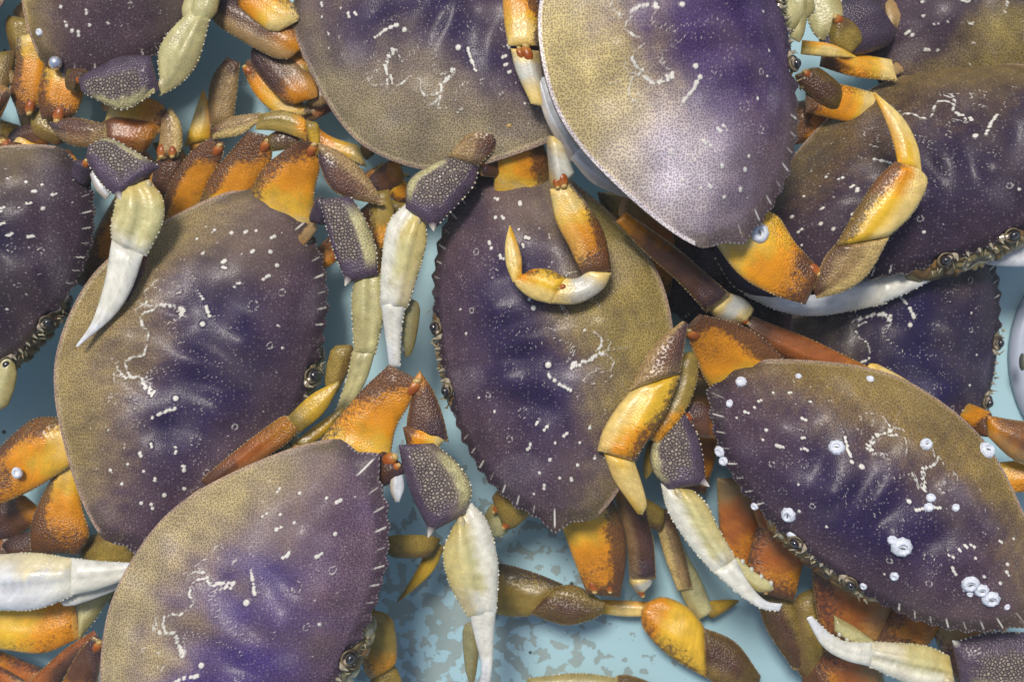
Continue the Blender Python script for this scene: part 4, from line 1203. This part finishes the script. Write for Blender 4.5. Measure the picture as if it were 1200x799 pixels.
# ---- N: white claw from the left edge
claw('N', [T([(-60, 652), (0, 649), (40, 647), (87, 654)], [(-60, 715), (0, 715), (42, 714), (85, 699)], -14, -10, 'palmw', side=-1, edge=.6, bead=3, thick=.45, ridge=.3),
           T([(83, 653), (120, 657), (175, 660)], [(83, 698), (120, 689), (175, 668)], -10, -12, 'fin', side=-1, edge=.2, bead=1, thick=.5, groove=.15)],
     [S(70, 704, -16, 160, 676, -20, 20, 18, 8, 'fin', thick=.5)])
leg('N', [T([(-60, 708), (0, 708), (88, 700)], [(-60, 755), (0, 760), (50, 765), (93, 748)], -34, -32, 'pro', side=1, edge=.3, bead=2, thick=.4), T([(90, 702), (110, 690), (130, 672)], [(92, 752), (116, 720), (134, 690)], -33, -38, 'palmo', side=1, thick=.42, bead=1)])
leg('N', [T([(20, 812), (70, 765), (110, 738)], [(52, 812), (90, 780), (120, 752)], -40, -26, 'red', side=1, edge=.5, light=.6, bead=2, thick=.5)])
leg('N', [T([(62, 820), (88, 770), (108, 745)], [(112, 820), (118, 780), (126, 752)], -34, -24, 'merb', bead=2, thick=.5, knob=(.2, .004))])

# ---- O: claw at the bottom edge
claw('O', [S(780, 830, -68, 722, 806, -68, 34, 44, 36, 'caro', thick=.5), T([(740, 826), (680, 826), (612, 814)], [(736, 796), (680, 788), (618, 794)], -68, -70, 'palmo', thick=.5, bead=2)])

# ---- barnacles
for (x, y, r) in [(980, 524, 10), (1085, 520, 8), (1057, 642, 13), (1045, 632, 6), (1137, 684, 11), (1150, 692, 9), (1161, 702, 11), (923, 603, 10), (840, 532, 7), (846, 540, 6), (836, 540, 5),
                  (868, 447, 7), (1157, 528, 11), (1048, 675, 6), (1090, 583, 6), (1089, 594, 6), (1120, 595, 5), (878, 604, 5), (924, 637, 7), (855, 473, 5), (1180, 711, 4), (1020, 444, 5), (936, 441, 4), (1137, 696, 4), (1012, 687, 5)]:
    barnacle('K', x, y, r)
barnacle('A', 46, 38, 5)
barnacle('G', 890, 273, 12, on=at(890, 273, 33.5))
barnacle('C', 20, 554, 7, on=at(20, 554, -25))

# ---- silver air bubble held at the shell edge of the crab at the top left
mb = Mesh()
blob(mb, at(65, 74, -28), (.0034, .0034, .0032), (.8, .82, .9), n=16, m=22)
ab = mb.build('air_bubble', M['bubble'])
ab['label'] = 'small round silver air bubble at the shell edge of the top left crab'
ab['category'] = 'bubble'

# ---- pale plastic fitting at the right edge
ft = bpy.data.objects.new('drain_fitting', None)
COL.objects.link(ft)
ft.location = tuple(at(1292, 418, -80))
ft['label'] = 'pale lilac plastic drain cap with a dark slot at the right edge'
ft['category'] = 'drain'
mb = Mesh()
c0 = at(1292, 418, -80)
prof = [(.043, 0), (.043, .006), (.040, .012), (.036, .026), (.030, .036), (.020, .043), (.008, .046), (.0004, .0465)]
k = 48
V = [c0 + (r * math.cos(2 * math.pi * i / k), r * 1.15 * math.sin(2 * math.pi * i / k), h) for r, h in prof for i in range(k)]
mb.add(V, grid_faces(len(prof), k, True), (.6, .6, .7))
mb.build('cap', M['plastic'], ft, origin=ft.location)
mb = Mesh()
pr = [(.046, 0), (.050, .002), (.050, .006), (.046, .008), (.0425, .008)]
V = [c0 + (r * math.cos(2 * math.pi * i / k), r * 1.15 * math.sin(2 * math.pi * i / k), h) for r, h in pr for i in range(k)]
mb.add(V, grid_faces(len(pr), k, True), (.6, .6, .7))
mb.build('rim', M['plastic'], ft, origin=ft.location)
mb = Mesh()
sl = at(1198, 424, -54)
blob(mb, sl, (.0014, .0045, .003), (.05, .05, .06), n=10, m=14)
mb.build('slot', M['slit'], ft, origin=ft.location)

# ------------------------------------------------------------------ the slightly cloudy water in the tank
m = bpy.data.materials.new('water')
m.use_nodes = True
n = m.node_tree.nodes
n.remove(n['Principled BSDF'])
pv = n.new('ShaderNodeVolumePrincipled')
pv.inputs['Color'].default_value = (.80, .90, .92, 1)
pv.inputs['Density'].default_value = 0.24
m.node_tree.links.new(pv.outputs[0], n['Material Output'].inputs['Volume'])
X0, Z0, Z1 = 1.3, -.09, .085
vv_ = [(x, y, z) for z in (Z0, Z1) for x, y in ((-X0, -X0), (X0, -X0), (X0, X0), (-X0, X0))]
me = bpy.data.meshes.new('haze')
me.from_pydata(vv_, [], [(3, 2, 1, 0), (4, 5, 6, 7), (0, 1, 5, 4), (1, 2, 6, 5), (2, 3, 7, 6), (3, 0, 4, 7)])
me.materials.append(m)
wo = bpy.data.objects.new('haze', me)
COL.objects.link(wo)
wo['kind'] = 'stuff'
